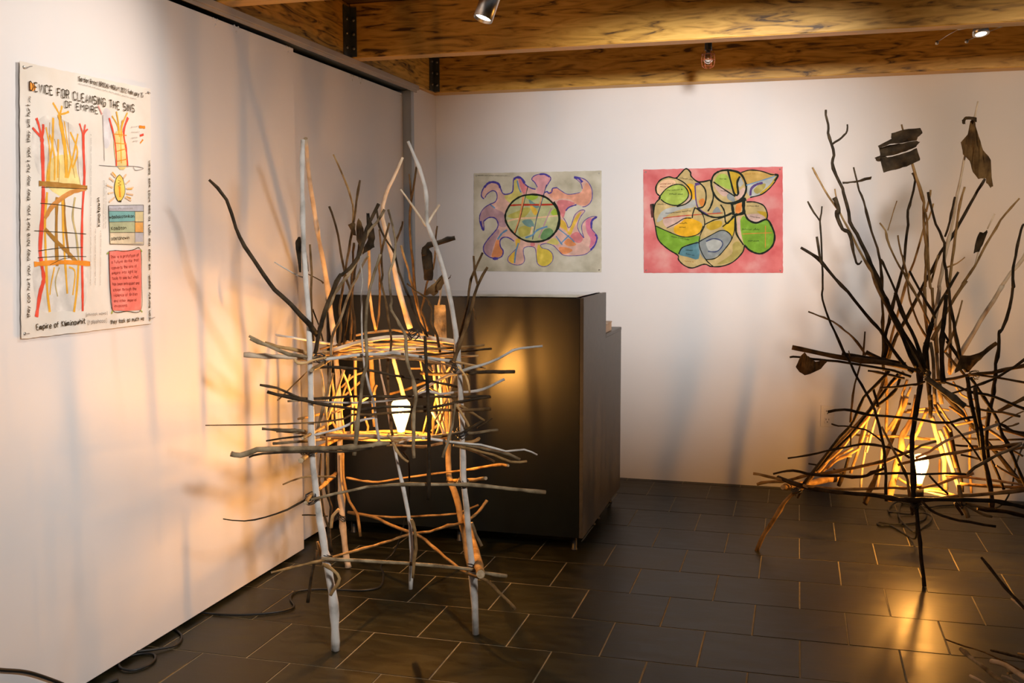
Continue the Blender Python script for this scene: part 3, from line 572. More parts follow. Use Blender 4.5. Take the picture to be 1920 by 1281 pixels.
S2_STICKS=[
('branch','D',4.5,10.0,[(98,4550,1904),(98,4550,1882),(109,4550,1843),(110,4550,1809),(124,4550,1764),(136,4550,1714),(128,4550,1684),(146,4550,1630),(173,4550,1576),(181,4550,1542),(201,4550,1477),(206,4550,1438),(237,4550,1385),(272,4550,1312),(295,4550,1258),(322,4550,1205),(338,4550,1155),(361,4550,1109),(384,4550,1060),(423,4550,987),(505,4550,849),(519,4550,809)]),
('stick','D',3.3,4.5,[(185,4550,1841),(185,4550,1815),(174,4550,1796),(153,4550,1778),(126,4550,1760)]),
('stick','O',3.3,7.7,[(49,4500,1663),(79,4500,1606),(117,4500,1541),(161,4500,1478),(197,4500,1411),(239,4500,1331),(270,4500,1271),(296,4500,1229),(312,4500,1184),(342,4500,1119),(381,4500,1044),(407,4500,991),(500,4500,832),(510,4500,805)]),
('stick','O',3.3,3.3,[(141,4500,1573),(149,4500,1529),(154,4500,1487)]),
('stick','D',9.9,3.3,[(139,4480,1536),(150,4480,1509),(158,4480,1487),(151,4480,1471),(155,4480,1449),(175,4480,1407),(197,4480,1396),(208,4480,1369),(213,4480,1343),(221,4480,1309),(233,4480,1267),(244,4480,1261),(254,4480,1275)]),
('stick','D',3.5,7.0,[(222,4700,1674),(238,4700,1614),(247,4700,1575),(267,4700,1528),(279,4700,1481),(304,4700,1397),(329,4700,1327),(342,4700,1271),(351,4700,1200),(354,4700,1121),(360,4700,1042),(362,4700,974),(368,4700,886),(365,4700,844),(373,4700,794)]),
('stick','D',3.2,3.2,[(32,4300,1515),(58,4300,1469),(81,4300,1436)]),
('stick','D',3.2,6.4,[(87,4280,1494),(85,4280,1467),(81,4280,1434),(86,4280,1376),(91,4280,1303),(97,4280,1230),(98,4280,1164),(95,4280,1142),(105,4280,1102),(124,4280,1047),(146,4280,1000),(184,4280,916),(214,4280,866),(241,4280,809),(272,4280,756),(302,4280,700),(314,4280,665),(326,4280,627),(334,4280,597),(347,4280,543),(352,4280,478),(359,4280,417),(360,4280,355),(364,4280,318)]),
('stick','D',4.3,4.3,[(70,4280,1374),(85,4280,1292),(93,4280,1263)]),
('stick','D',5.6,7.6,[(10,4450,1330),(57,4450,1301),(94,4450,1271),(150,4450,1203),(202,4450,1147),(247,4450,1090),(299,4450,1027),(332,4450,990),(382,4450,915),(424,4450,857),(464,4450,818)]),
('stick','B',3.5,4.7,[(49,4700,1047),(97,4700,1029),(133,4700,1014),(172,4700,994),(203,4700,967),(240,4700,938),(273,4700,896),(294,4700,859)]),
('stick','D',4.4,7.7,[(330,4500,1282),(349,4500,1244),(392,4500,1150),(411,4500,1082),(438,4500,1026),(390,4500,1144),(417,4500,1064),(458,4500,988),(489,4500,913),(517,4500,828)]),
('stick','D',4.5,8.0,[(455,4650,1642),(467,4650,1612),(454,4650,1529),(443,4650,1487),(445,4650,1424),(438,4650,1340),(433,4650,1256),(414,4650,1162),(407,4650,1142),(392,4650,1072),(381,4650,1007),(369,4650,951),(375,4650,900),(365,4650,850)]),
('stick','O',5.5,6.7,[(445,4600,1688),(465,4600,1622),(495,4600,1535),(500,4600,1498),(503,4600,1423),(513,4600,1340),(516,4600,1257),(517,4600,1165),(513,4600,1159),(521,4600,1045),(532,4600,968)]),
('stick','O',4.5,6.8,[(501,4630,1507),(517,4630,1444),(525,4630,1319),(538,4630,1164),(546,4630,1158),(554,4630,1067),(569,4630,976),(577,4630,884)]),
('stick','O',4.5,4.5,[(531,4660,1570),(526,4660,1529),(516,4660,1478)]),
('stick','O',3.4,5.8,[(548,4700,1515),(533,4700,1454),(518,4700,1429),(500,4700,1349),(479,4700,1268),(446,4700,1160),(400,4700,947),(385,4700,848)]),
('stick','O',3.3,3.3,[(402,4600,1839),(412,4600,1805)]),
('stick','D',4.4,7.7,[(507,4540,1556),(521,4540,1495),(542,4540,1426),(571,4540,1364),(578,4540,1332),(578,4540,1279),(587,4540,1238),(597,4540,1168),(597,4540,1185),(608,4540,1096),(624,4540,1020),(638,4540,949),(653,4540,886),(680,4540,818)]),
('stick','D',4.4,4.4,[(619,4600,1537),(612,4600,1496),(603,4600,1435),(586,4600,1373)]),
('stick','P',3.3,9.0,[(695,4620,1925),(682,4620,1850),(663,4620,1753),(650,4620,1689),(641,4620,1615),(629,4620,1546),(617,4620,1443),(604,4620,1361),(591,4620,1290),(582,4620,1223),(572,4620,1165),(575,4620,1159),(565,4620,1068),(559,4620,994)]),
('stick','O',4.4,6.8,[(662,4650,1580),(646,4650,1506),(637,4650,1435),(632,4650,1361),(623,4650,1277),(615,4650,1164),(616,4650,1158),(627,4650,975),(630,4650,883),(632,4650,791)]),
('stick','D',5.6,8.1,[(746,4700,1614),(720,4700,1565),(692,4700,1511),(652,4700,1428),(626,4700,1373),(585,4700,1310),(552,4700,1229),(530,4700,1191),(459,4700,1028),(417,4700,943),(389,4700,848)]),
('stick','O',3.3,7.8,[(862,4600,1528),(832,4600,1490),(796,4600,1441),(761,4600,1372),(733,4600,1315),(705,4600,1253),(677,4600,1204),(655,4600,1166),(675,4600,1192),(632,4600,1120),(601,4600,1056),(574,4600,992),(550,4600,941)]),
('stick','P',3.3,3.3,[(772,4600,1466),(747,4600,1405)]),
('stick','P',3.3,3.3,[(716,4600,1311),(705,4600,1253)]),
('stick','P',6.6,10.3,[(1026,4700,1578),(962,4700,1447),(908,4700,1289),(861,4700,1223),(828,4700,1168),(830,4700,1167),(798,4700,1107),(751,4700,1020),(712,4700,940),(676,4700,875),(636,4700,790)]),
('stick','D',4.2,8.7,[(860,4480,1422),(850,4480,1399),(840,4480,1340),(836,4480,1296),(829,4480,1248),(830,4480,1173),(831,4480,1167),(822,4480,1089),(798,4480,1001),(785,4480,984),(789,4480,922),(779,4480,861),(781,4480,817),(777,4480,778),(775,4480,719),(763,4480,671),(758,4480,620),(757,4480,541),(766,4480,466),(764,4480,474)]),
('stick','O',3.3,4.4,[(655,4550,1113),(630,4550,1001),(615,4550,943),(596,4550,897)]),
('stick','D',5.5,6.6,[(636,4550,1229),(607,4550,1171),(580,4550,1117),(553,4550,1058),(542,4550,1018)]),
('stick','D',4.4,5.5,[(445,4520,1233),(488,4520,1153),(536,4520,1069),(550,4520,1038)]),
('stick','D',6.6,8.8,[(351,4480,1127),(378,4480,1051),(418,4480,976),(455,4480,887),(481,4480,838)]),
('stick','D',6.7,9.0,[(395,4580,1049),(450,4580,941),(478,4580,863),(497,4580,814)]),
('stick','O',3.4,5.6,[(326,4570,1432),(350,4570,1400),(358,4570,1365),(382,4570,1304),(409,4570,1251),(439,4570,1209),(428,4570,1224),(458,4570,1166),(495,4570,1101),(549,4570,985)]),
('stick','O',2.2,2.2,[(391,4570,1523),(378,4570,1476),(359,4570,1400)]),
('stick','O',3.4,4.5,[(404,4620,1381),(410,4620,1342),(431,4620,1269),(443,4620,1227),(423,4620,1298),(445,4620,1214),(452,4620,1144),(471,4620,1075),(495,4620,1012),(540,4620,939)]),
('stick','O',3.4,4.5,[(565,4630,1298),(557,4630,1244),(542,4630,1181)]),
('stick','O',2.2,3.4,[(673,4650,1288),(643,4650,1263),(605,4650,1246)]),
('stick','D',7.6,10.9,[(583,4480,1138),(581,4480,1054),(576,4480,988),(574,4480,921),(582,4480,810),(583,4480,775)]),
('stick','D',8.9,11.1,[(542,4550,1018),(529,4550,959),(517,4550,868),(511,4550,799)]),
('stick','D',9.0,9.0,[(525,4600,931),(542,4600,794),(550,4600,688)]),
('stick','D',10.2,7.9,[(553,4620,706),(557,4620,649),(557,4620,608)]),
('stick','G',6.7,7.9,[(544,4600,932),(557,4600,863),(564,4600,772),(572,4600,671)]),
('stick','G',6.8,8.0,[(568,4650,951),(580,4650,859),(587,4650,785),(604,4650,665)]),
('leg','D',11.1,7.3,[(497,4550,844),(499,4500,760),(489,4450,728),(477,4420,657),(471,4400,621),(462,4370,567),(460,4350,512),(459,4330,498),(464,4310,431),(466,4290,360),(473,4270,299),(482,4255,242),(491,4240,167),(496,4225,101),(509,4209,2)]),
('branch','B',10.0,8.7,[(-15,4400,916),(60,4400,902),(163,4400,883),(257,4400,870),(353,4400,861),(439,4450,838),(493,4450,823)]),
('stick','D',4.4,5.4,[(-24,4400,874),(11,4400,877),(69,4400,870),(126,4400,866),(212,4400,857),(332,4400,840),(387,4400,830),(452,4400,808)]),
('stick','D',6.7,7.7,[(187,4500,885),(281,4500,872),(338,4500,865),(440,4500,848)]),
('stick','D',9.2,10.2,[(290,4620,882),(332,4620,860),(371,4620,849),(417,4620,834)]),
('stick','B',3.5,3.5,[(286,4650,968),(284,4650,897),(279,4650,851)]),
('stick','B',3.5,5.8,[(272,4650,830),(251,4650,738),(242,4650,645),(239,4650,594),(238,4650,568)]),
('stick','B',2.2,2.2,[(209,4400,908),(216,4400,881)]),
('stick','D',4.5,5.6,[(296,4550,810),(336,4550,805),(394,4550,792),(443,4550,782)]),
('leg','O',8.0,9.4,[(382,4650,809),(357,4640,718),(315,4620,631),(202,4600,500),(132,4580,415),(79,4570,338),(49,4560,292),(-1,4550,256),(-36,4545,216),(-67,4540,157),(-98,4535,103),(-129,4530,44),(-146,4529,-5)]),
('stick','D',5.6,7.0,[(418,4570,799),(349,4570,694),(293,4570,609),(229,4570,519),(168,4570,453),(97,4570,363),(62,4570,313)]),
('stick','D',5.6,6.9,[(381,4540,813),(322,4540,742),(281,4540,696),(256,4540,625),(231,4540,570),(193,4540,523),(144,4540,454),(70,4540,344),(44,4540,304)]),
('stick','T',6.8,8.2,[(446,4630,801),(353,4630,694),(309,4630,600),(233,4630,500),(187,4630,438),(124,4630,385),(80,4630,329)]),
('stick','T',5.8,7.1,[(404,4660,758),(340,4660,656),(292,4660,561),(183,4660,440),(126,4660,359),(99,4660,333)]),
('stick','T',5.9,6.0,[(253,4700,446),(190,4700,408),(163,4700,368),(109,4700,320)]),
('stick','T',5.9,5.9,[(248,4680,415),(198,4680,403),(145,4680,351)]),
('stick','T',5.9,7.2,[(340,4750,625),(309,4750,559),(281,4750,437),(165,4750,367)]),
('stick','P',6.0,6.0,[(367,4800,618),(342,4800,530),(317,4800,411)]),
('stick','O',5.9,6.0,[(387,4800,770),(393,4800,705),(398,4800,619),(397,4800,507)]),
('stick','T',7.3,7.3,[(305,4850,509),(284,4850,408),(255,4850,301)]),
('stick','P',6.1,6.2,[(332,4900,496),(316,4900,385),(307,4900,298),(304,4900,227)]),
('stick','P',6.2,6.2,[(394,4950,404),(388,4950,292),(381,4950,220)]),
('stick','D',7.2,8.5,[(243,4800,391),(228,4800,325),(202,4800,249)]),
('stick','D',3.4,3.4,[(236,4550,540),(236,4550,479)]),
('stick','D',5.6,6.8,[(427,4580,777),(420,4580,745),(399,4580,711),(358,4580,672),(335,4580,655)]),
('stick','D',5.6,5.6,[(319,4550,737),(336,4550,684),(344,4550,656)]),
('stick','D',5.4,5.2,[(131,4320,663),(195,4320,676),(244,4320,668),(295,4320,658),(433,4320,652),(467,4320,648),(539,4320,639),(592,4320,640),(633,4320,655),(685,4320,667)]),
('stick','D',3.4,3.4,[(153,4500,584),(182,4500,577),(221,4500,577),(259,4500,570),(294,4500,564),(337,4500,537),(364,4500,510)]),
('stick','D',3.4,5.4,[(-22,4380,451),(56,4380,468),(134,4380,490),(193,4380,505),(277,4380,527),(353,4380,520),(401,4380,511),(456,4380,478)]),
('stick','D',3.6,3.6,[(66,4700,366),(99,4700,362),(127,4700,356)]),
('stick','D',3.6,4.8,[(175,4750,338),(213,4750,316)]),
('stick','O',4.9,4.8,[(251,4850,482),(334,4850,477),(489,4850,481),(588,4850,472)]),
('stick','T',6.0,7.3,[(482,4900,712),(464,4900,633),(454,4900,571),(419,4900,517),(403,4900,485)]),
('stick','T',6.0,7.2,[(486,4880,736),(468,4880,666),(474,4880,654),(448,4880,565)]),
('stick','T',6.0,7.3,[(505,4900,700),(483,4900,638),(458,4900,571),(428,4900,495)]),
('stick','B',4.4,4.3,[(334,4400,758),(389,4400,764),(437,4400,773),(471,4400,778),(507,4400,791)]),
('branch','T',10.7,14.5,[(525,4850,672),(516,4850,590),(490,4850,524),(467,4850,475),(469,4850,431),(452,4850,350),(431,4850,236),(425,4850,182)]),
('stick','O',7.0,8.2,[(559,4750,629),(534,4750,552),(516,4750,504),(483,4750,442)]),
('branch','D',9.3,7.3,[(-63,4520,335),(-11,4480,328),(60,4420,323),(142,4360,326),(212,4320,331),(289,4280,339),(357,4260,339),(405,4250,335),(490,4240,340),(575,4240,348),(660,4250,349),(747,4270,348),(791,4280,341),(870,4300,321),(951,4320,293)]),
('stick','O',5.8,6.7,[(-166,4500,351),(-111,4500,344),(-63,4500,333),(3,4500,320),(60,4400,330)]),
('stick','O',5.9,6.8,[(-151,4550,292),(-103,4550,307),(-43,4550,311),(11,4550,328),(61,4550,346),(101,4550,353),(190,4550,372),(256,4550,390),(377,4550,425),(404,4550,440),(473,4550,472)]),
('stick','D',4.6,6.7,[(-82,4500,354),(-43,4500,367),(1,4500,373),(60,4500,364),(122,4500,360),(197,4500,362),(280,4500,363),(319,4500,381),(374,4500,405)]),
('branch','O',11.5,13.5,[(-40,4500,298),(-1,4600,282),(82,4700,279),(154,4800,276),(213,4850,273)]),
('stick','O',5.6,5.4,[(60,4400,332),(164,4400,327),(250,4400,331),(368,4400,343),(440,4400,347),(506,4400,356)]),
('stick','D',9.4,10.6,[(329,4700,246),(320,4700,221),(310,4700,198)]),
('stick','D',4.6,4.6,[(40,4550,277),(31,4550,258),(22,4550,242)]),
('branch','O',6.4,8.3,[(488,4300,321),(625,4300,349),(689,4300,358),(772,4300,372),(867,4300,390),(924,4300,402)]),
('stick','D',5.2,5.1,[(488,4220,340),(510,4220,319),(540,4220,298),(596,4220,278),(667,4220,269),(759,4220,259)]),
('branch','D',7.6,8.6,[(728,4450,271),(763,4450,266),(837,4450,264),(902,4450,251),(981,4450,247)]),
('stick','O',5.3,5.2,[(660,4300,325),(712,4300,312),(767,4300,309)]),
('stick','O',5.3,5.2,[(652,4300,322),(712,4300,289),(759,4300,276)]),
('stick','O',8.4,9.5,[(632,4300,396),(642,4300,345),(657,4300,304),(671,4300,267)]),
('stick','D',5.3,5.3,[(629,4350,313),(643,4350,286),(659,4350,263)]),
('stick','D',6.4,6.4,[(462,4300,319),(463,4300,291),(464,4300,262)]),
('stick','O',4.3,6.4,[(340,4320,612),(383,4320,524),(420,4320,459),(444,4320,404),(455,4320,333)]),
('stick','O',4.3,5.3,[(320,4350,457),(387,4350,480),(452,4350,510),(495,4350,536),(551,4350,558)]),
('stick','P',5.4,6.4,[(480,4400,475),(532,4400,504),(588,4400,548),(674,4400,588),(738,4400,607),(786,4400,631)]),
('stick','O',5.4,5.3,[(412,4380,446),(478,4380,469),(587,4380,499),(673,4380,520),(758,4380,537),(821,4380,552),(867,4380,559)]),
('stick','D',4.3,4.2,[(318,4300,420),(406,4300,430),(493,4300,430),(579,4300,438),(660,4300,440)]),
('stick','G',6.3,6.2,[(660,4300,440),(689,4300,470),(734,4300,502),(775,4300,530),(819,4300,551),(852,4300,573)]),
('stick','D',4.2,4.2,[(602,4340,633),(668,4340,559),(716,4340,489)]),
('stick','D',4.2,4.2,[(521,4280,431),(552,4280,396),(592,4280,361)]),
('stick','T',5.5,6.5,[(503,4450,339),(579,4450,363),(644,4450,392),(709,4450,415)]),
('stick','O',6.8,6.6,[(681,4600,335),(758,4600,332),(848,4600,331),(927,4600,338),(1007,4600,360)]),
('stick','T',5.6,5.5,[(613,4550,377),(722,4550,374),(793,4550,368),(917,4550,356)]),
('leg','D',8.5,8.6,[(663,4400,815),(673,4400,750),(690,4400,673),(706,4400,612),(728,4400,522),(753,4400,428),(770,4400,334),(774,4400,287)]),
('stick','D',7.4,8.5,[(690,4380,777),(699,4380,715),(709,4380,654),(722,4380,578),(736,4380,481)]),
('stick','D',6.5,7.5,[(682,4450,806),(719,4450,753),(757,4450,692),(788,4450,638),(811,4450,577),(834,4450,539),(862,4450,466),(873,4450,443),(901,4450,378),(928,4450,335)]),
('branch','P',9.5,10.7,[(592,4850,580),(606,4850,520),(628,4850,452),(651,4850,380),(653,4850,324),(661,4850,250)]),
('stick','P',8.1,9.3,[(614,4750,535),(641,4750,459),(667,4750,373),(699,4750,286),(712,4750,241)]),
('stick','T',9.4,9.4,[(639,4800,543),(671,4800,451),(693,4800,363)]),
('stick','D',7.0,8.2,[(663,4800,534),(687,4800,415),(714,4800,318),(721,4800,255)]),
('stick','T',6.1,6.1,[(774,5000,515),(776,5000,407),(782,5000,299),(791,5000,207)]),
('stick','T',4.9,4.9,[(651,5000,357),(652,5000,269),(652,5000,204)]),
('stick','D',5.6,6.7,[(799,4600,442),(823,4600,389),(852,4600,321)]),
('stick','B',4.3,5.3,[(674,4450,821),(774,4450,811),(880,4450,793),(958,4450,785)]),
('stick','B',6.6,7.4,[(553,4480,786),(625,4480,796),(679,4480,814),(768,4480,824),(820,4480,840),(883,4480,857),(988,4480,890)]),
('stick','D',4.3,5.2,[(609,4400,746),(683,4400,774),(759,4400,809),(806,4400,839),(866,4400,890),(922,4400,938)]),
('branch','G',10.5,12.5,[(495,4300,819),(560,4300,771),(603,4300,739),(642,4300,710)]),
('stick','D',4.3,6.3,[(575,4400,793),(633,4400,772),(687,4400,751),(740,4400,745),(797,4400,724),(874,4400,693),(934,4400,658)]),
('stick','O',4.3,5.3,[(657,4400,699),(725,4400,682),(795,4400,676),(862,4400,663)]),
('stick','O',7.5,6.4,[(790,4450,673),(831,4450,698),(882,4450,728),(940,4450,757)]),
('stick','O',3.3,3.2,[(811,4500,615),(849,4500,644),(894,4500,670)]),
('stick','O',3.3,3.2,[(826,4500,604),(854,4500,609),(879,4500,620)]),
('stick','D',5.4,5.4,[(790,4500,622),(826,4500,604),(859,4500,586),(898,4500,582),(948,4500,570)]),
('stick','O',6.5,6.5,[(798,4500,595),(852,4500,582),(899,4500,568),(958,4500,555)]),
('stick','D',4.7,4.6,[(714,4800,492),(815,4800,494),(891,4800,496),(959,4800,502)]),
('stick','T',4.7,4.6,[(673,4800,549),(735,4800,565),(811,4800,594)]),
('stick','D',4.7,4.7,[(684,4850,453),(754,4850,452),(786,4850,452)]),
('stick','D',4.7,4.7,[(717,4850,411),(764,4850,403),(799,4850,396)]),
('stick','O',5.5,5.4,[(693,4500,514),(772,4500,514),(837,4500,522),(893,4500,538)]),
('stick','O',5.5,5.5,[(737,4550,499),(810,4550,499),(864,4550,501),(911,4550,512)]),
('stick','O',4.3,4.3,[(822,4500,529),(866,4500,503),(899,4500,485)]),
('stick','T',5.6,5.5,[(753,4600,591),(817,4600,550),(855,4600,519),(885,4600,497)]),
('stick','T',4.8,4.8,[(492,4900,594),(589,4900,607),(669,4900,601)]),
('stick','T',4.9,4.8,[(473,4950,577),(555,4950,582),(656,4950,582)]),
('stick','D',4.8,4.8,[(467,4900,624),(507,4900,623)]),
('stick','T',4.8,4.8,[(614,4900,459),(681,4900,502),(663,4900,536)]),
('stick','T',6.1,6.0,[(480,4900,470),(553,4900,465),(642,4900,470)]),
('stick','T',6.0,6.0,[(526,4900,429),(595,4900,428),(635,4900,421)]),
('stick','T',4.8,4.9,[(557,4900,468),(507,4900,471),(357,4900,467)]),
('stick','P',5.8,5.8,[(542,4700,273),(599,4700,261),(656,4700,249)]),
('stick','T',6.0,5.9,[(454,4800,302),(504,4800,273),(591,4800,263),(659,4800,262)]),
('stick','T',5.7,5.7,[(545,4650,287),(611,4650,284),(685,4650,268)]),
('stick','T',4.8,4.8,[(439,4850,279),(420,4850,257),(509,4850,246)]),
('stick','O',4.6,4.6,[(591,4700,663),(635,4700,598),(667,4700,558)]),
('stick','O',4.4,4.3,[(800,4500,441),(849,4500,412),(906,4500,384),(947,4500,368)]),
('stick','O',5.7,5.7,[(641,4700,648),(688,4700,617),(716,4700,589)]),
('stick','O',5.6,5.6,[(571,4600,673),(591,4600,625),(639,4600,558)]),
('stick','O',3.5,3.5,[(709,4800,636),(730,4800,590)]),
('stick','T',4.7,4.7,[(666,4800,744),(703,4800,686),(754,4800,667)]),
('stick','O',5.6,5.6,[(601,4600,897),(643,4600,842),(682,4600,799)]),
('stick','D',4.5,5.6,[(591,4600,983),(622,4600,925),(658,4600,875),(698,4600,813)]),
('stick','D',4.5,5.6,[(607,4600,938),(642,4600,890),(696,4600,812)]),
('leg','O',9.6,11.7,[(484,4850,660),(436,5000,424),(378,5100,221),(343,5180,95)]),
('leg','D',9.4,9.6,[(632,4800,685),(852,4900,439),(1033,4950,221),(1169,5000,71)])]
S3_STICKS=[
('stick','D',4.1,4.4,[(566,3350,382),(600,3280,344),(625,3200,323),(646,3130,307),(728,3050,230)]),
('stick','B',2.5,2.2,[(473,3350,112),(520,3300,115),(562,3200,139),(633,3100,137),(721,3000,135)]),
('stick','G',6.4,6.3,[(495,3200,142),(521,3100,146),(568,2950,153),(650,2850,134)]),
('stick','D',4.1,4.4,[(596,3300,110),(616,3200,141),(646,3100,170),(719,3000,188)]),
('stick','P',7.6,7.6,[(561,3100,152),(589,3050,164),(616,2950,175),(686,2850,167)]),
('stick','P',3.8,4.2,[(506,3100,103),(530,3050,109),(593,2950,97),(690,2850,67)]),
('stick','O',3.8,3.8,[(595,3050,141),(647,3100,138),(725,3150,166)]),
('stick','O',3.9,3.7,[(651,3200,145),(656,3150,162),(717,3050,182)]),
('stick','P',2.4,2.3,[(635,3250,293),(656,3180,287),(710,3100,262)]),
('stick','P',3.0,3.5,[(581,3050,132),(610,3000,138),(700,2900,95)]),
('stick','O',4.7,4.1,[(684,3200,223),(690,3050,172),(680,2900,115),(673,2800,60)]),
('stick','D',4.6,4.0,[(740,3150,294),(717,3000,225),(705,2900,133),(681,2750,57)]),
('stick','G',4.2,4.5,[(550,2850,63),(671,2950,136),(836,3100,168)])]
S1_BARK=[
('D',[(-1531,2968,1370),(-1540,2963,1352),(-1535,2966,1294),(-1531,2968,1258),(-1526,2972,1258),(-1525,2972,1315),(-1525,2972,1370)]),
('D',[(-1636,3220,1335),(-1633,3221,1301),(-1635,3220,1251),(-1628,3224,1254),(-1629,3224,1289),(-1633,3222,1338)]),
('K',[(-1541,3366,1417),(-1524,3374,1426),(-1518,3377,1421),(-1519,3376,1400),(-1516,3377,1377),(-1525,3373,1379),(-1531,3371,1393)]),
('K',[(-1516,3378,1400),(-1511,3380,1433),(-1507,3382,1440),(-1499,3386,1424),(-1490,3390,1393),(-1495,3388,1377),(-1500,3385,1353),(-1504,3383,1337),(-1515,3378,1363)]),
('D',[(-1466,3354,1456),(-1455,3360,1456),(-1452,3361,1432),(-1444,3365,1409),(-1439,3368,1372),(-1443,3366,1351),(-1441,3367,1337),(-1460,3357,1325),(-1479,3348,1311),(-1477,3349,1330),(-1461,3357,1362),(-1465,3355,1400)]),
('D',[(-1335,3552,1326),(-1326,3556,1338),(-1308,3563,1331),(-1299,3567,1314),(-1297,3568,1282),(-1295,3569,1257),(-1297,3569,1226),(-1300,3567,1213),(-1325,3556,1213),(-1329,3554,1245),(-1334,3552,1294)]),
('K',[(-1279,3447,1184),(-1269,3452,1196),(-1251,3461,1210),(-1228,3472,1238),(-1222,3475,1214),(-1226,3473,1198),(-1241,3466,1186),(-1241,3466,1174),(-1254,3459,1161),(-1267,3453,1170),(-1281,3446,1163)]),
('K',[(-1230,3428,1202),(-1210,3438,1232),(-1196,3445,1225),(-1187,3450,1239),(-1189,3449,1230),(-1198,3444,1218),(-1208,3439,1209),(-1219,3433,1183),(-1230,3428,1183)]),
('G',[(-1372,3791,1108),(-1332,3805,1110),(-1330,3806,1058),(-1328,3806,976),(-1351,3799,979),(-1373,3791,985),(-1375,3790,1058)])]
S2_BARK=[
('D',[(361,4580,1802),(405,4580,1815),(474,4580,1820),(482,4580,1798),(464,4580,1783),(461,4580,1770),(406,4580,1762),(356,4580,1757),(315,4580,1741),(309,4580,1752),(362,4580,1779)]),
('D',[(317,4600,1742),(357,4600,1757),(408,4600,1761),(463,4600,1770),(476,4600,1765),(461,4600,1745),(422,4600,1728),(376,4600,1714),(342,4600,1708),(321,4600,1708)]),
('D',[(321,4590,1704),(341,4590,1703),(383,4590,1711),(430,4590,1724),(463,4590,1739),(477,4590,1699),(477,4590,1690),(427,4590,1665),(385,4590,1654),(336,4590,1640),(325,4590,1685)]),
('D',[(301,4610,1705),(325,4610,1716),(351,4610,1707),(330,4610,1691),(309,4610,1690)]),
('K',[(683,4600,1857),(685,4600,1822),(707,4600,1760),(717,4600,1725),(749,4600,1685),(761,4600,1579),(751,4600,1571),(734,4600,1593),(733,4600,1611),(705,4600,1609),(683,4600,1638),(669,4600,1682),(644,4600,1709),(651,4600,1735),(634,4600,1760),(661,4600,1796),(665,4600,1844)]),
('D',[(686,4580,1854),(668,4580,1859),(643,4580,1859),(632,4580,1847),(635,4580,1832),(644,4580,1831),(646,4580,1847),(664,4580,1849),(685,4580,1835)]),
('D',[(721,4610,1392),(732,4610,1389),(745,4610,1401),(749,4610,1393),(734,4610,1340),(720,4610,1305),(710,4610,1311),(698,4610,1303),(708,4610,1323),(709,4610,1360),(714,4610,1377)]),
('K',[(35,4380,902),(20,4380,881),(2,4380,837),(16,4380,817),(38,4380,804),(70,4380,815),(103,4380,832),(127,4380,862),(106,4380,868),(80,4380,859),(64,4380,874),(45,4380,886)]),
('K',[(650,4500,889),(686,4500,890),(732,4500,911),(777,4500,951),(789,4500,940),(743,4500,899),(716,4500,867),(688,4500,827),(659,4500,834),(627,4500,817),(630,4500,833),(658,4500,862)]),
('D',[(172,4550,1604),(230,4550,1608),(259,4550,1619),(288,4550,1624),(285,4550,1612),(231,4550,1600),(202,4550,1597),(172,4550,1596)])]
S1_LASH=[(-1480,3000,980),(-1520,2975,672),(-1473,3005,319),(-1512,2980,520),(-1094,3243,932),(-1082,3250,710),(-1080,3252,537),(-1053,3269,238),(-1804,3830,212),(-1806,3829,572),(-1249,3238,1041)]
S2_LASH=[(473,4270,318),(16,4530,280),(518,4500,812),(703,4500,812),(640,4300,320)]
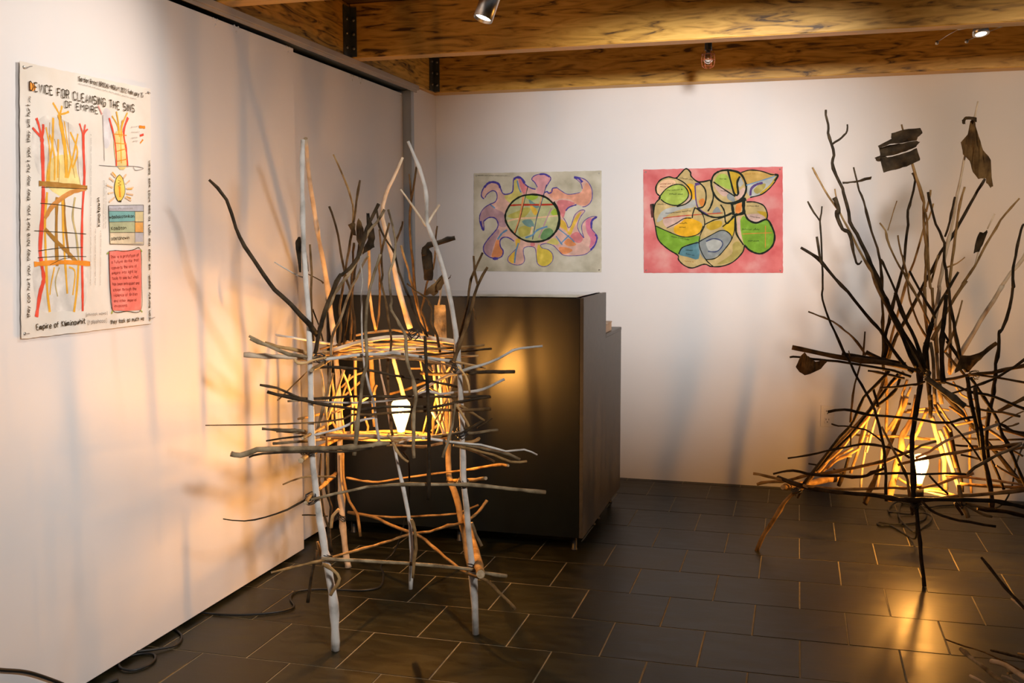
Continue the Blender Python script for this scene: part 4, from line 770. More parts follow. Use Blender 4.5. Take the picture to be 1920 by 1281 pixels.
ART_POSTER=[
('F','wash_grey',0,[(-255,168),(-233,216),(-184,242),(-105,231),(-55,201),(-28,119),(-62,74),(-214,64),(-249,115)]),
('F','wash_grey',0,[(-258,-165),(-56,-168),(-65,-305),(-159,-314),(-257,-301)]),
('F','wash_lilac',0,[(54,277),(83,292),(98,253),(83,186),(54,176)]),
('F','yellow_wash',0,[(-198,99),(-162,129),(-90,135),(-72,87),(-64,45),(-129,14),(-201,42)]),
('L','brown',15.6,[(-140,249),(-129,200),(-120,146),(-120,70)]),
('L','gold',12.5,[(-140,249),(-129,200),(-120,146),(-120,70)]),
('L','brown',2.1,[(-180,222),(-191,127),(-206,45)]),
('L','brown',2.1,[(-103,231),(-100,148),(-84,72)]),
('L','brown',2.1,[(-163,177),(-148,110),(-157,40)]),
('L','brown',2.1,[(-68,158),(-67,88),(-59,46)]),
('L','gold',7.1,[(-138,249),(-151,265),(-164,279)]),
('L','gold',6.7,[(-136,251),(-131,262),(-126,275)]),
('L','gold',6.2,[(-134,250),(-115,255),(-98,262)]),
('L','gold',8.1,[(-165,237),(-173,162),(-191,93),(-205,38)]),
('L','gold',5.4,[(-196,207),(-185,141),(-194,45)]),
('L','gold',5.0,[(-120,232),(-109,168),(-92,100)]),
('L','gold',6.4,[(-96,204),(-68,151),(-92,100)]),
('L','gold',6.7,[(-63,202),(-88,135),(-115,70)]),
('L','gold',6.3,[(-182,188),(-167,129),(-171,60)]),
('L','gold',6.3,[(-148,178),(-157,68)]),
('L','brown',10.5,[(-137,14),(-134,-69),(-124,-160)]),
('L','gold',9.6,[(-203,25),(-217,-57),(-220,-166),(-220,-255),(-214,-314)]),
('L','gold',8.6,[(-141,14),(-144,-97),(-141,-188),(-138,-265)]),
('L','gold',6.2,[(-126,-188),(-101,-203),(-115,-270)]),
('L','gold',8.1,[(-83,-168),(-96,-253),(-113,-320)]),
('L','gold',4.9,[(-187,-187),(-204,-235),(-211,-265)]),
('L','brown',12.7,[(-164,13),(-173,-84),(-176,-184)]),
('L','tan',7.5,[(-87,16),(-101,-41),(-89,-97),(-83,-168)]),
('L','tan',4.1,[(-167,-188),(-186,-229),(-179,-271)]),
('L','red',13.5,[(-215,182),(-215,138),(-218,37),(-225,-30),(-241,-132),(-238,-179),(-233,-220),(-250,-260),(-268,-324)]),
('L','red',8.8,[(-217,179),(-224,207),(-233,228)]),
('L','red',7.5,[(-219,178),(-235,189),(-250,200)]),
('L','red',9.2,[(-213,182),(-208,200),(-207,214)]),
('L','red',9.5,[(-40,206),(-42,153),(-43,75),(-58,-25),(-67,-132),(-71,-240),(-75,-320)]),
('L','red',5.7,[(-42,202),(-48,219),(-55,233)]),
('L','red',5.9,[(-38,204),(-33,221),(-29,233)]),
('L','red',5.2,[(-37,203),(-28,214),(-19,220)]),
('L','brown',13.4,[(-235,48),(-137,48),(-32,47)]),
('L','orange_brown',12.9,[(-38,43),(-107,28),(-180,-10),(-217,-49)]),
('L','brown',12.7,[(-219,-78),(-177,-111),(-128,-146),(-91,-176)]),
('L','orange',13.5,[(-268,-177),(-150,-173),(-33,-180)]),
('L','ink',2.1,[(-233,-7),(-150,-9),(-63,-17)]),
('L','ink',2.1,[(-262,-84),(-155,-87),(-46,-91)]),
('L','ink',2.1,[(-249,-140),(-158,-132),(-65,-131)]),
('L','ink',2.0,[(-253,-159),(-160,-156),(-50,-158)]),
('L','ink',1.5,[(-206,-180),(-150,-163),(-109,-161)]),
('L','ink',1.4,[(-226,38),(-32,43)]),
('F','yellow_wash',0,[(102,215),(150,225),(158,123),(110,121)]),
('L','red',7.1,[(82,265),(100,217),(108,166),(108,120)]),
('L','red',8.4,[(175,277),(150,229),(159,178),(164,122)]),
('L','gold',4.7,[(96,273),(120,248),(126,219)]),
('L','gold',5.2,[(118,289),(127,249),(128,212)]),
('L','gold',4.8,[(173,292),(145,251),(137,213)]),
('L','gold',4.2,[(146,266),(135,220),(132,131)]),
('L','orange',2.7,[(96,218),(164,220)]),
('L','orange',2.7,[(107,191),(162,193)]),
('L','orange',3.0,[(111,166),(159,178)]),
('L','orange',3.0,[(109,135),(162,146)]),
('L','orange',8.3,[(230,254),(261,256)]),
('L','red',7.0,[(233,226),(252,232)]),
('L','orange',5.1,[(233,203),(248,215)]),
('L','pencil',2.1,[(25,117),(96,119),(193,126),(245,123),(204,114),(192,124)]),
('L','pencil',2.2,[(52,270),(51,132)]),
('L','pink',5.5,[(32,295),(48,272)]),
('F','sun',0,[(121,95),(106,84),(95,61),(94,39),(102,20),(115,11),(132,22),(144,41),(143,64),(134,86)]),
('L','ink',2.2,[(121,95),(106,84),(95,61),(94,39),(102,20),(115,11),(132,22),(144,41),(143,64),(134,86),(121,95)]),
('L','orange',8.6,[(118,59),(119,25)]),
('L','brown',2.1,[(112,77),(126,74),(112,68),(126,64),(111,59)]),
('L','ink',4.2,[(113,13),(125,12)]),
('L','peach',5.6,[(71,82),(93,72)]),
('L','peach',5.2,[(58,59),(86,53)]),
('L','peach',5.2,[(62,34),(87,38)]),
('L','peach',5.8,[(66,8),(93,24)]),
('L','peach',5.8,[(81,97),(103,84)]),
('L','gold',4.3,[(86,101),(104,87)]),
('L','peach',5.8,[(171,80),(150,68)]),
('L','peach',5.1,[(189,59),(152,53)]),
('L','peach',4.9,[(185,35),(151,38)]),
('L','peach',5.4,[(174,16),(144,26)]),
('L','peach',6.0,[(154,98),(139,85)]),
('L','gold',2.8,[(182,54),(158,52)]),
('L','gold',3.0,[(174,24),(150,29)]),
('F','lilac',0,[(61,-4),(236,4),(234,-15),(61,-19)]),
('F','teal',0,[(61,-20),(190,-16),(189,-47),(62,-53)]),
('F','sage',0,[(62,-54),(188,-50),(186,-83),(63,-85)]),
('F','cream',0,[(63,-86),(230,-83),(228,-120),(61,-120)]),
('F','pale_yellow',0,[(191,-18),(233,-17),(231,-49),(190,-50)]),
('F','peach_orange',0,[(189,-52),(231,-51),(229,-83),(188,-82)]),
('F','lilac',0,[(188,-85),(229,-84),(227,-114),(186,-114)]),
('K','ink',1.4,[(61,-3),(236,5)]),
('K','ink',2.1,[(236,5),(229,-124)]),
('K','ink',1.4,[(229,-124),(61,-121)]),
('K','ink',2.2,[(61,-121),(61,-3)]),
('L','ink',1.0,[(61,-20),(234,-16)]),
('L','ink',1.0,[(62,-53),(232,-49)]),
('L','ink',1.0,[(63,-86),(230,-84)]),
('L','ink',1.6,[(190,-18),(184,-118)]),
('F','pink_box',0,[(54,-143),(128,-141),(212,-139),(211,-235),(203,-333),(129,-332),(61,-326),(53,-245)]),
('L','ink',2.2,[(54,-143),(92,-141),(128,-144),(171,-140),(212,-139),(211,-235),(203,-333),(128,-333),(61,-326),(53,-245),(54,-143)]),
('L','leaf',5.1,[(51,-146),(45,-151)]),
('L','leaf',5.3,[(212,-138),(219,-146)]),
('L','leaf',5.6,[(60,-327),(55,-336)]),
('L','leaf',5.0,[(200,-334),(210,-341)]),
('F','orange',0,[(-255,320),(-247,322),(-234,315),(-234,307),(-242,301),(-255,301)]),
('T','ink',3.1,[(-258,301),(210,296)],'DEVICE FOR CLEANSING THE SINS',22.6),
('T','ink',2.6,[(-119,272),(31,271)],'OF EMPIRE',17.8),
('T','ink',1.8,[(-53,357),(256,350)],'Gordon Brent BROCHU-INGRAM 2022 February 25',13.0),
('S','pencil',1.1,[(-54,347),(224,337)],'',5.5),
('T','ink',1.8,[(-297,-325),(-259,262)],'they can hurt you. they have hurt you. they may hurt you. they will hurt',11.6),
('T','ink',1.2,[(-259,267),(-255,284)],'you',6.8),
('T','ink',2.5,[(-274,-360),(-68,-357)],'Empire of Kliminawhit',15.1),
('T','pencil',1.2,[(-66,-335),(34,-336)],'[chinook wawa]',8.2),
('T','pencil',1.4,[(-59,-360),(30,-360)],'[falsehood]',10.9),
('T','ink',2.1,[(46,-367),(218,-367)],'they took so much we',12.3),
('T','ink',2.1,[(250,-367),(279,151)],'can barely speak. we need the light to see what was taken',9.6),
('T','ink',2.5,[(16,-68),(19,21)],'Kimotowin',10.9),
('T','ink',1.6,[(61,-43),(185,-36)],'w^as^askotinikan',9.6),
('T','ink',1.6,[(68,-78),(144,-74)],'Kas^atan',9.6),
('T','ink',1.6,[(66,-109),(157,-105)],'p^ast^ahowin',9.6),
('S','pencil',1.1,[(62,-16),(178,-11)],'',6.8),
('S','pencil',1.1,[(-37,-245),(-7,206)],'',5.5),
('S','pencil',1.1,[(-15,-246),(-4,-75)],'',5.5),
('S','pencil',1.1,[(7,-246),(21,-81)],'',5.5),
('S','pencil',1.1,[(33,-74),(45,73)],'',5.5),
('S','pencil',1.1,[(43,-74),(54,66)],'',5.5),
('S','pencil',1.0,[(185,246),(220,252)],'',4.8),
('S','pencil',1.0,[(184,230),(229,236)],'',4.8),
('S','pencil',1.0,[(185,212),(220,218)],'',4.8),
('S','pencil',1.0,[(191,202),(222,208)],'',4.8),
('T','dark_red',1.1,[(59,-165),(203,-160)],'This is a prototype of',8.9),
('T','dark_red',1.1,[(62,-181),(200,-176)],'a future device that',8.9),
('T','dark_red',1.1,[(62,-199),(190,-195)],'converts the sins of',8.9),
('T','dark_red',1.1,[(62,-215),(190,-212)],'empire into light by',8.9),
('T','dark_red',1.1,[(62,-231),(194,-230)],'tools to see but what',8.9),
('T','dark_red',1.1,[(63,-249),(198,-250)],'has been entrapped and',8.9),
('T','dark_red',1.1,[(65,-267),(182,-268)],'stolen through the',8.9),
('T','dark_red',1.1,[(66,-284),(187,-285)],'violence of British',8.9),
('T','dark_red',1.1,[(66,-301),(180,-304)],'and other imperial',8.9),
('T','dark_red',1.1,[(67,-317),(132,-318)],'invasions',8.9),
('L','pencil',2.4,[(-268,357),(-256,364),(-244,367)]),
('L','pencil',2.2,[(270,365),(283,370),(293,368)]),
('L','pencil',2.0,[(-322,-369),(-310,-367),(-301,-368)]),
('L','pencil',2.2,[(250,-365),(266,-363),(274,-362)])]
ART_SUN=[
('F','peach_pink',0,[(-319,125),(-335,143),(-327,178),(-300,211),(-262,223),(-231,212),(-217,182),(-202,154),(-173,151),(-146,165),(-141,205),(-138,235),(-120,248),(-94,242),(-68,204),(-36,184),(-8,176),(3,193),(-13,216),(-30,233),(-15,253),(26,263),(67,254),(83,234),(67,207),(52,182),(47,157),(62,162),(70,152),(88,159),(93,181),(119,183),(150,161),(181,145),(221,147),(254,154),(267,174),(257,208),(219,241),(252,238),(292,220),(320,178),(325,128),(313,94),(288,75),(268,72),(234,85),(191,71),(171,51),(158,11),(176,-19),(186,-44),(202,-34),(214,1),(227,31),(257,53),(283,50),(258,16),(240,-29),(248,-64),(278,-104),(268,-74),(265,-34),(283,-4),(318,15),(354,15),(324,-10),(321,-49),(344,-79),(355,-104),(345,-139),(319,-173),(284,-198),(223,-206),(161,-203),(130,-178),(99,-148),(58,-136),(24,-143),(32,-161),(68,-171),(94,-198),(94,-234),(68,-261),(37,-269),(6,-254),(-2,-219),(-5,-183),(-15,-158),(-47,-153),(-76,-161),(-81,-188),(-73,-229),(-89,-254),(-126,-260),(-168,-244),(-174,-219),(-152,-193),(-126,-168),(-136,-122),(-168,-102),(-200,-99),(-221,-117),(-219,-153),(-203,-178),(-211,-209),(-243,-222),(-286,-214),(-318,-188),(-323,-153),(-301,-117),(-269,-81),(-239,-46),(-234,-15),(-253,13),(-290,16),(-322,-5),(-320,-56),(-333,-45),(-346,-4),(-343,36),(-319,72),(-282,94),(-252,106),(-239,131),(-244,162),(-268,172),(-300,153),(-313,132)]),
('F','mauve',0,[(-342,36),(-319,69),(-282,92),(-247,66),(-194,35),(-184,-36),(-231,-31),(-253,15),(-290,18),(-322,-2),(-333,-35),(-341,-4)]),
('F','mauve',0,[(-301,-122),(-269,-86),(-240,-51),(-226,-66),(-248,-117),(-269,-168),(-280,-209),(-315,-188),(-320,-153)]),
('F','orange_wash',0,[(-248,-122),(-229,-112),(-221,-153),(-205,-178),(-216,-206),(-248,-216),(-275,-209),(-259,-163)]),
('F','pale_lime',0,[(-138,225),(-120,240),(-107,190),(-88,149),(-131,120),(-157,100),(-186,121),(-191,143),(-146,163)]),
('F','rose',0,[(-109,235),(-94,240),(-68,202),(-57,194),(-73,149),(-94,175)]),
('F','petal_pink',0,[(-26,233),(-13,252),(26,261),(66,252),(80,234),(65,207),(49,180),(42,147),(3,148),(0,173),(5,193),(-10,216)]),
('F','salmon',0,[(68,147),(93,176),(119,180),(150,158),(181,143),(254,152),(270,174),(292,208),(317,173),(320,119),(293,82),(237,88),(196,115),(140,121),(109,112)]),
('F','rose',0,[(119,102),(160,113),(211,100),(222,90),(176,61),(158,11),(140,32)]),
('F','gold_wash',0,[(137,2),(171,-18),(186,-68),(212,-14),(237,26),(263,45),(242,1),(217,-49),(197,-88),(166,-58),(138,-38)]),
('F','magenta',0,[(288,-9),(319,8),(321,-49),(344,-84),(345,-129),(309,-163),(317,-114),(294,-69)]),
('F','rose',0,[(197,-93),(238,-69),(273,-104),(253,-133),(222,-123)]),
('F','orange_wash',0,[(161,-128),(192,-108),(233,-143),(187,-151)]),
('F','orange_wash',0,[(130,-158),(171,-158),(212,-173),(182,-193),(146,-193)]),
('F','pale_lime',0,[(58,-133),(99,-103),(130,-128),(120,-143),(78,-138)]),
('F','lemon',0,[(8,-140),(32,-161),(68,-171),(91,-198),(91,-234),(68,-259),(37,-267),(8,-251),(-1,-219),(0,-183)]),
('F','gold_wash',0,[(-128,-112),(-99,-112),(-110,-153),(-126,-178),(-139,-249),(-166,-239),(-169,-219),(-150,-193),(-126,-168)]),
('F','rose',0,[(-36,-128),(-15,-128),(-13,-148),(-36,-150)]),
('L','violet',6.5,[(-319,125),(-335,143),(-327,178),(-300,211),(-262,223),(-231,212),(-217,182),(-202,154),(-173,151),(-146,165),(-141,205),(-138,235),(-120,248),(-94,242),(-68,204),(-36,184),(-8,176)]),
('L','violet',12.9,[(-316,193),(-292,216),(-262,222),(-231,211),(-220,187)]),
('L','violet',12.9,[(-138,235),(-120,246),(-94,241),(-73,212)]),
('L','violet',5.0,[(3,188),(-13,216),(-30,233),(-15,253),(26,263),(67,254),(83,234),(67,207),(52,182)]),
('L','violet',10.1,[(16,261),(47,261),(75,246)]),
('L','violet',7.2,[(47,157),(62,162),(70,152),(88,159),(93,179),(119,183)]),
('L','violet',3.6,[(119,183),(150,161),(181,145),(221,147),(254,154)]),
('L','violet',14.4,[(219,240),(247,233),(267,211)]),
('L','violet',4.3,[(267,174),(257,208),(219,241),(252,238),(292,220),(320,178),(325,128),(313,94),(288,75),(268,72)]),
('L','violet',6.5,[(234,85),(191,71),(171,51)]),
('L','violet',3.6,[(158,11),(176,-19),(186,-44),(202,-34),(214,1),(227,31),(257,53),(283,50),(258,16),(240,-29),(248,-64),(278,-104),(268,-74),(265,-34),(283,-4),(318,15),(354,15),(324,-10),(321,-49),(344,-79),(355,-104),(345,-139),(319,-173),(284,-198),(223,-206),(161,-203),(130,-178),(99,-148),(58,-136),(24,-143),(32,-161),(68,-171),(94,-198),(94,-234),(68,-261),(37,-269),(6,-254),(-2,-219),(-5,-183),(-15,-158),(-47,-153),(-76,-161),(-81,-188),(-73,-229),(-89,-254),(-126,-260),(-168,-244),(-174,-219),(-152,-193),(-126,-168)]),
('L','violet',11.5,[(351,14),(324,-7),(321,-49)]),
('L','violet',10.1,[(344,-84),(354,-104),(342,-144),(317,-173)]),
('L','violet',6.5,[(-136,-122),(-168,-102),(-200,-99),(-221,-117),(-219,-153),(-203,-178),(-211,-209),(-243,-222),(-286,-214),(-318,-188),(-323,-153),(-301,-117),(-269,-81),(-239,-46),(-234,-15),(-253,13),(-290,16),(-322,-5)]),
('L','violet',12.9,[(-320,-56),(-330,-45),(-341,-4)]),
('L','violet',5.0,[(-322,-5),(-320,-56),(-333,-45),(-346,-4),(-343,36),(-319,72),(-282,94),(-252,106),(-239,131),(-244,162),(-268,172),(-300,153),(-313,132)]),
('L','violet',15.8,[(-267,-223),(-235,-223)]),
('L','sky',10.1,[(-178,-56),(-210,-76),(-237,-112)]),
('L','sky',7.2,[(-117,228),(-107,185),(-94,159)]),
('L','sky',8.6,[(-110,-133),(-126,-183),(-134,-249)]),
('L','sky',7.2,[(-279,91),(-252,71)]),
('L','sky',6.5,[(114,-93),(151,-143)]),
('L','sky',6.5,[(125,-48),(197,-103),(222,-128)]),
('L','sky',6.5,[(192,-88),(140,-138)]),
('F','pale_green',0,[(-27,146),(16,142),(57,127),(93,97),(119,62),(132,12),(127,-38),(99,-83),(58,-113),(0,-125),(-63,-120),(-115,-95),(-157,-56),(-184,-11),(-189,30),(-173,70),(-141,110),(-88,139)]),
('F','lime',0,[(-68,142),(-36,146),(3,141),(3,126),(-31,113),(-62,126)]),
('F','olive_wash',0,[(-178,25),(-110,54),(-68,74),(-36,63),(-78,14),(-131,9)]),
('F','green',0,[(42,-58),(78,-48),(99,-68),(83,-98),(52,-113),(21,-103)]),
('F','olive_wash',0,[(-110,-47),(-62,-32),(-26,-52),(-47,-82),(-99,-97)]),
('F','teal_wash',0,[(-89,-6),(-36,3),(-15,-37),(-57,-37)]),
('F','lime',0,[(83,42),(114,67),(124,32),(109,17)]),
('F','gold_wash',0,[(-41,79),(-15,78),(5,43),(-15,28)]),
('F','teal_wash',0,[(-47,119),(-15,98),(16,78),(-5,68),(-41,94)]),
('L','red_line',10.1,[(-157,86),(-89,88),(16,87),(104,88)]),
('L','peach',8.6,[(-178,-6),(-110,9),(-5,13),(124,24)]),
('L','orange_wash',11.5,[(-81,134),(-96,34),(-118,-37),(-134,-77)]),
('L','ink_green',3.6,[(-52,196),(-78,94),(-104,-6),(-131,-82)]),
('L','navy',5.0,[(58,202),(26,93),(0,13),(-26,-113)]),
('L','mauve',7.9,[(88,67),(57,2),(42,-33),(11,-103)]),
('L','sky',10.1,[(-68,-102),(-26,-87),(5,-57),(63,-38)]),
('L','orange_wash',7.2,[(31,143),(16,78)]),
('L','peach',8.6,[(-36,-82),(-26,-37)]),
('L','ink_green',10.8,[(-27,147),(16,142),(57,127),(93,97),(119,62),(133,12),(127,-38),(99,-83),(58,-113),(0,-125),(-63,-120),(-115,-95),(-157,-56),(-184,-11),(-189,30),(-173,70),(-141,110),(-88,139),(-27,147)]),
('L','ink_green',15.8,[(99,102),(122,62),(134,12),(127,-38),(112,-68)]),
('S','ink_green',1.5,[(-358,260),(-162,253)],'',6.9)]
ART_FLOWER=[
('F','tan',0,[(-311,-38),(-322,28),(-313,84),(-285,119),(-306,145),(-309,180),(-286,215),(-241,232),(-200,224),(-175,248),(-145,275),(-120,255),(-115,232),(-74,201),(-10,210),(5,240),(44,259),(88,263),(143,247),(157,249),(201,260),(264,252),(313,234),(349,228),(323,179),(271,131),(204,112),(185,93),(229,87),(277,67),(298,22),(294,-8),(323,-47),(339,-97),(330,-147),(297,-181),(258,-194),(209,-176),(179,-146),(170,-186),(122,-237),(63,-262),(3,-262),(-37,-252),(-102,-273),(-148,-258),(-179,-227),(-184,-202),(-241,-166),(-293,-115)]),
('F','peach',0,[(-301,145),(-301,180),(-276,210),(-235,219),(-205,209),(-205,189),(-255,169),(-290,129)]),
('F','green_paint',0,[(-311,-38),(-242,-69),(-165,-100),(-70,-95),(-69,-126),(-139,-146),(-175,-176),(-179,-197),(-241,-166),(-293,-115)]),
('F','gold_paint',0,[(-206,-74),(-202,-39),(-167,-4),(-121,3),(-71,-15),(-51,-35),(-65,-75),(-110,-98),(-165,-95)]),
('F','lime_paint',0,[(-293,124),(-255,164),(-205,189),(-159,183),(-134,152),(-135,112),(-173,82),(-208,75),(-254,88),(-280,104)]),
('F','pale_blue',0,[(-304,-13),(-279,38),(-228,63),(-153,72),(-98,106),(-92,66),(-167,52),(-233,27),(-284,-13)]),
('F','petal_pale',0,[(-268,-3),(-192,12),(-142,21),(-152,-4),(-202,-39),(-247,-49)]),
('F','petal_pale',0,[(-123,147),(-113,117),(-128,87),(-163,72),(-133,107)]),
('F','blue_paint',0,[(-179,-197),(-160,-161),(-109,-141),(-69,-131),(-68,-222),(-128,-212)]),
('F','olive_paint',0,[(33,-252),(111,-196),(115,-146),(140,-126),(169,-146),(170,-186),(112,-237)]),
('F','grey_blue',0,[(-64,-121),(-10,-96),(50,-66),(99,-86),(110,-116),(76,-166),(27,-212),(-28,-227),(-58,-197),(-69,-156)]),
('F','pale_blue',0,[(-29,-126),(11,-111),(51,-121),(61,-146),(32,-176),(-13,-176)]),
('F','green_paint',0,[(153,-26),(171,13),(206,-17),(255,-22),(303,-8),(333,-57),(339,-107),(326,-152),(292,-181),(254,-194),(209,-176),(179,-146),(164,-96)]),
('F','lime_paint',0,[(13,210),(35,239),(69,241),(92,213),(100,158),(55,174),(20,195)]),
('F','petal_pale',0,[(11,185),(56,164),(95,144),(71,119),(36,140)]),
('F','mustard',0,[(84,248),(133,252),(150,227),(134,193),(140,138),(125,128),(105,183)]),
('F','pale_blue',0,[(136,207),(148,227),(168,192),(144,168)]),
('F','grey_blue',0,[(81,129),(105,138),(121,113),(121,89),(86,104)]),
('F','petal_pale',0,[(125,123),(168,167),(179,137),(145,98)]),
('F','tan_leaf',0,[(152,242),(201,260),(264,252),(346,228),(284,200),(183,182)]),
('F','pale_blue',0,[(183,177),(265,200),(337,223),(309,170),(252,126),(204,115)]),
('F','olive_paint',0,[(222,152),(251,181),(285,185),(276,156),(242,131)]),
('F','mustard',0,[(337,223),(323,184),(271,133),(257,136),(309,180)]),
('F','mustard',0,[(244,37),(298,29),(294,-8),(259,22)]),
('F','petal_pale',0,[(188,18),(254,22),(289,-3),(240,-20),(206,-12)]),
('F','gold_paint',0,[(-144,183),(-104,187),(-93,111),(-113,117)]),
('F','orange_paint',0,[(-73,96),(-48,111),(-37,86),(-52,61)]),
('F','yellow_paint',0,[(59,-41),(122,4),(124,-71),(109,-96),(89,-76)]),
('F','mustard',0,[(-30,-40),(9,-15),(54,-16),(49,-46),(-5,-65)]),
('F','orange_paint',0,[(131,73),(160,83),(156,33),(129,29)]),
('F','petal_pale',0,[(137,-6),(152,4),(159,-91),(169,-121),(144,-86)]),
('F','grey_blue',0,[(3,30),(28,65),(48,34)]),
('L','red_line',4.5,[(-268,4),(-182,14),(-91,21),(58,30)]),
('L','orange_paint',3.8,[(289,-42),(291,-162)]),
('L','orange_paint',3.8,[(168,-86),(256,-82),(324,-80)]),
('L','purple',12.0,[(206,122),(210,159),(236,181),(270,190)]),
('L','purple',15.0,[(-94,187),(-64,194)]),
('L','purple',6.8,[(-94,182),(-88,106),(-72,56),(-21,20)]),
('L','ink_green',7.5,[(-311,-38),(-322,28),(-313,84),(-285,119),(-306,145),(-309,180),(-286,215),(-241,232),(-200,224),(-175,248),(-145,275),(-120,255),(-115,232),(-74,201),(-10,210)]),
('L','ink_green',6.0,[(-295,114),(-255,164),(-205,189),(-159,183),(-131,147),(-135,112),(-173,80),(-208,74),(-254,88),(-282,109)]),
('L','ink_green',6.8,[(-200,224),(-154,198),(-119,157),(-113,112),(-143,82),(-193,67)]),
('L','ink_green',10.5,[(88,263),(143,247),(173,207),(183,157),(165,113),(126,88),(72,84),(27,110),(-1,160),(-4,205),(10,240),(44,259),(88,263)]),
('L','ink_green',10.5,[(84,258),(99,203),(120,133),(140,133),(134,193),(148,227)]),
('L','ink_green',6.8,[(6,200),(56,164),(125,118)]),
('L','ink_green',6.0,[(152,247),(201,260),(264,252),(313,234),(349,228),(323,179),(271,131),(204,112)]),
('L','ink_green',12.0,[(332,233),(349,227),(333,199)]),
('L','sky',4.5,[(183,179),(265,203),(337,226)]),
('L','ink_green',16.6,[(172,113),(170,68),(174,23)]),
('L','ink_green',15.0,[(106,89),(112,54),(117,19)]),
('L','ink_green',15.0,[(111,79),(150,93),(184,103)]),
('L','ink_green',15.0,[(117,19),(147,21),(176,31)]),
('L','ink_green',6.8,[(185,88),(229,87),(277,67),(298,22),(294,-8)]),
('L','ink_green',9.8,[(176,31),(196,-7),(240,-26),(294,-8),(323,-47),(339,-97),(330,-147),(297,-181),(258,-194),(209,-176),(179,-146)]),
('L','ink_green',9.0,[(127,19),(131,-36),(136,-86),(174,-146)]),
('L','ink_green',6.8,[(179,-146),(170,-186),(122,-237),(63,-262),(3,-265),(-37,-252),(-102,-273),(-148,-258),(-179,-227),(-184,-202),(-241,-166),(-293,-115),(-311,-38)]),
('L','ink_green',5.3,[(-311,-38),(-242,-69),(-165,-99),(-110,-98),(-65,-80),(-45,-40)]),
('L','ink_green',5.3,[(-247,-51),(-192,-24),(-152,1),(-111,3)]),
('L','ink_green',5.3,[(-92,61),(-51,25),(-38,-35),(-62,-95),(-64,-156),(-28,-227),(13,-265)]),
('L','ink_green',6.8,[(-92,61),(-104,26),(-106,3)]),
('L','ink_green',6.0,[(-41,-35),(9,-10),(58,4),(107,24)]),
('L','ink_green',5.3,[(-64,-126),(-10,-96),(50,-66),(89,-76),(110,-111),(76,-166),(27,-217),(-28,-227)]),
('L','navy',6.0,[(-29,-126),(11,-111),(51,-121),(61,-146),(32,-181),(-18,-181)]),
('L','ink_green',6.0,[(-179,-197),(-160,-161),(-109,-141),(-69,-131)]),
('L','ink_green',9.0,[(-10,210),(1,160),(7,115),(-7,65),(-22,40)]),
('L','ink_green',7.5,[(-74,201),(-39,161),(-33,106),(-47,66),(-82,56)]),
('L','ink_green',9.0,[(-82,56),(-41,25),(9,7),(58,9),(107,29)]),
('L','ink_green',7.5,[(47,75),(68,39),(74,-16),(89,-26),(117,14)]),
('L','ink_green',6.0,[(7,135),(57,89),(106,84)]),
('L','ink_green',7.5,[(59,-46),(118,4),(125,24)]),
('L','ink_green',5.3,[(110,-116),(124,-66),(125,4)]),
('L','ink_green',22.6,[(-331,84),(-325,49)]),
('L','black_smear',12.0,[(-336,79),(-327,8)]),
('S','ink_green',2.1,[(-180,223),(-99,207)],'',8.3),
('S','dark_red',2.1,[(-288,190),(-210,191)],'',8.3),
('S','dark_red',2.1,[(-286,175),(-240,175)],'',7.3),
('S','ink_green',2.1,[(-250,154),(-159,158)],'',8.3),
('S','ink_green',2.1,[(-234,134),(-158,132)],'',8.3),
('S','ink_green',2.1,[(-300,79),(-254,76)],'',8.3),
('S','ink_green',2.1,[(-253,27),(-112,41)],'',8.3),
('S','ink_green',2.1,[(-176,-29),(-131,-27)],'',8.3),
('S','ink_green',2.1,[(-176,-49),(-136,-51)],'',8.3),
('S','ink_green',2.1,[(-221,-100),(-120,-120)],'',7.3),
('S','ink_green',2.1,[(-139,-176),(-94,-179)],'',8.3),
('S','ink_green',2.1,[(-139,-197),(-93,-207)],'',8.3),
('S','brown',2.1,[(-148,-237),(-93,-242)],'',7.3),
('S','brown',2.1,[(172,236),(230,238)],'',7.3),
('S','ink_green',2.1,[(166,-66),(261,-67)],'',11.4),
('S','ink_green',2.1,[(199,-126),(257,-127)],'',7.3),
('S','ink_green',2.1,[(190,63),(253,62)],'',7.3),
('S','ink_green',2.1,[(206,8),(259,-2)],'',6.2),
('S','ink_green',2.1,[(46,149),(76,144)],'',6.2),
('S','ink_green',2.1,[(40,214),(75,211)],'',6.2)]
PAPER_POSTER=[(-286,374),(300,383),(264,-383),(-329,-381)]
PAPER_SUN=[(-380,275),(377,274),(381,-300),(-386,-296)]
PAPER_FLOWER=[(-382,275),(373,275),(387,-298),(-373,-302)]

# ------------------------------------------------------------------ stick sculptures
def sculpture(name, label, loc, sticks, barks, lash, seed):
    t = thing(name, label, 'sculpture', loc)
    for i, (nm, m, r0, r1, pts) in enumerate(sticks): stick(nm, m, r0, r1, pts, t, seed+i)
    for i, (m, pts) in enumerate(barks): sheet('bark_scrap', pts, m, t, seed+i)
    for i, p in enumerate(lash):
        rng = random.Random(seed+i); c = Vector(p)/1000; P = []
        tilt = Matrix.Rotation(rng.uniform(-.6, .6), 3, 'X') @ Matrix.Rotation(rng.uniform(-.6, .6), 3, 'Y')
        for k in range(46):
            a = k*.62; r = .0185 + rng.uniform(-.002, .003)
            P.append(c + tilt @ Vector((r*math.cos(a), r*math.sin(a), -.014+.00062*k+rng.uniform(-.003, .003))))
        e = P[-1]; P += [e+Vector((.012, -.01, -.012)), e+Vector((.02, -.016, -.03))]
        tube('wire_lashing', P, .0017, 'wire_black', t, 5)
    return t
s1 = sculpture('branch_sculpture', 'tall stick cage sculpture on white peeled legs in front of black counter', (-1.38, 3.48, 0), S1_STICKS, S1_BARK, S1_LASH, 100)
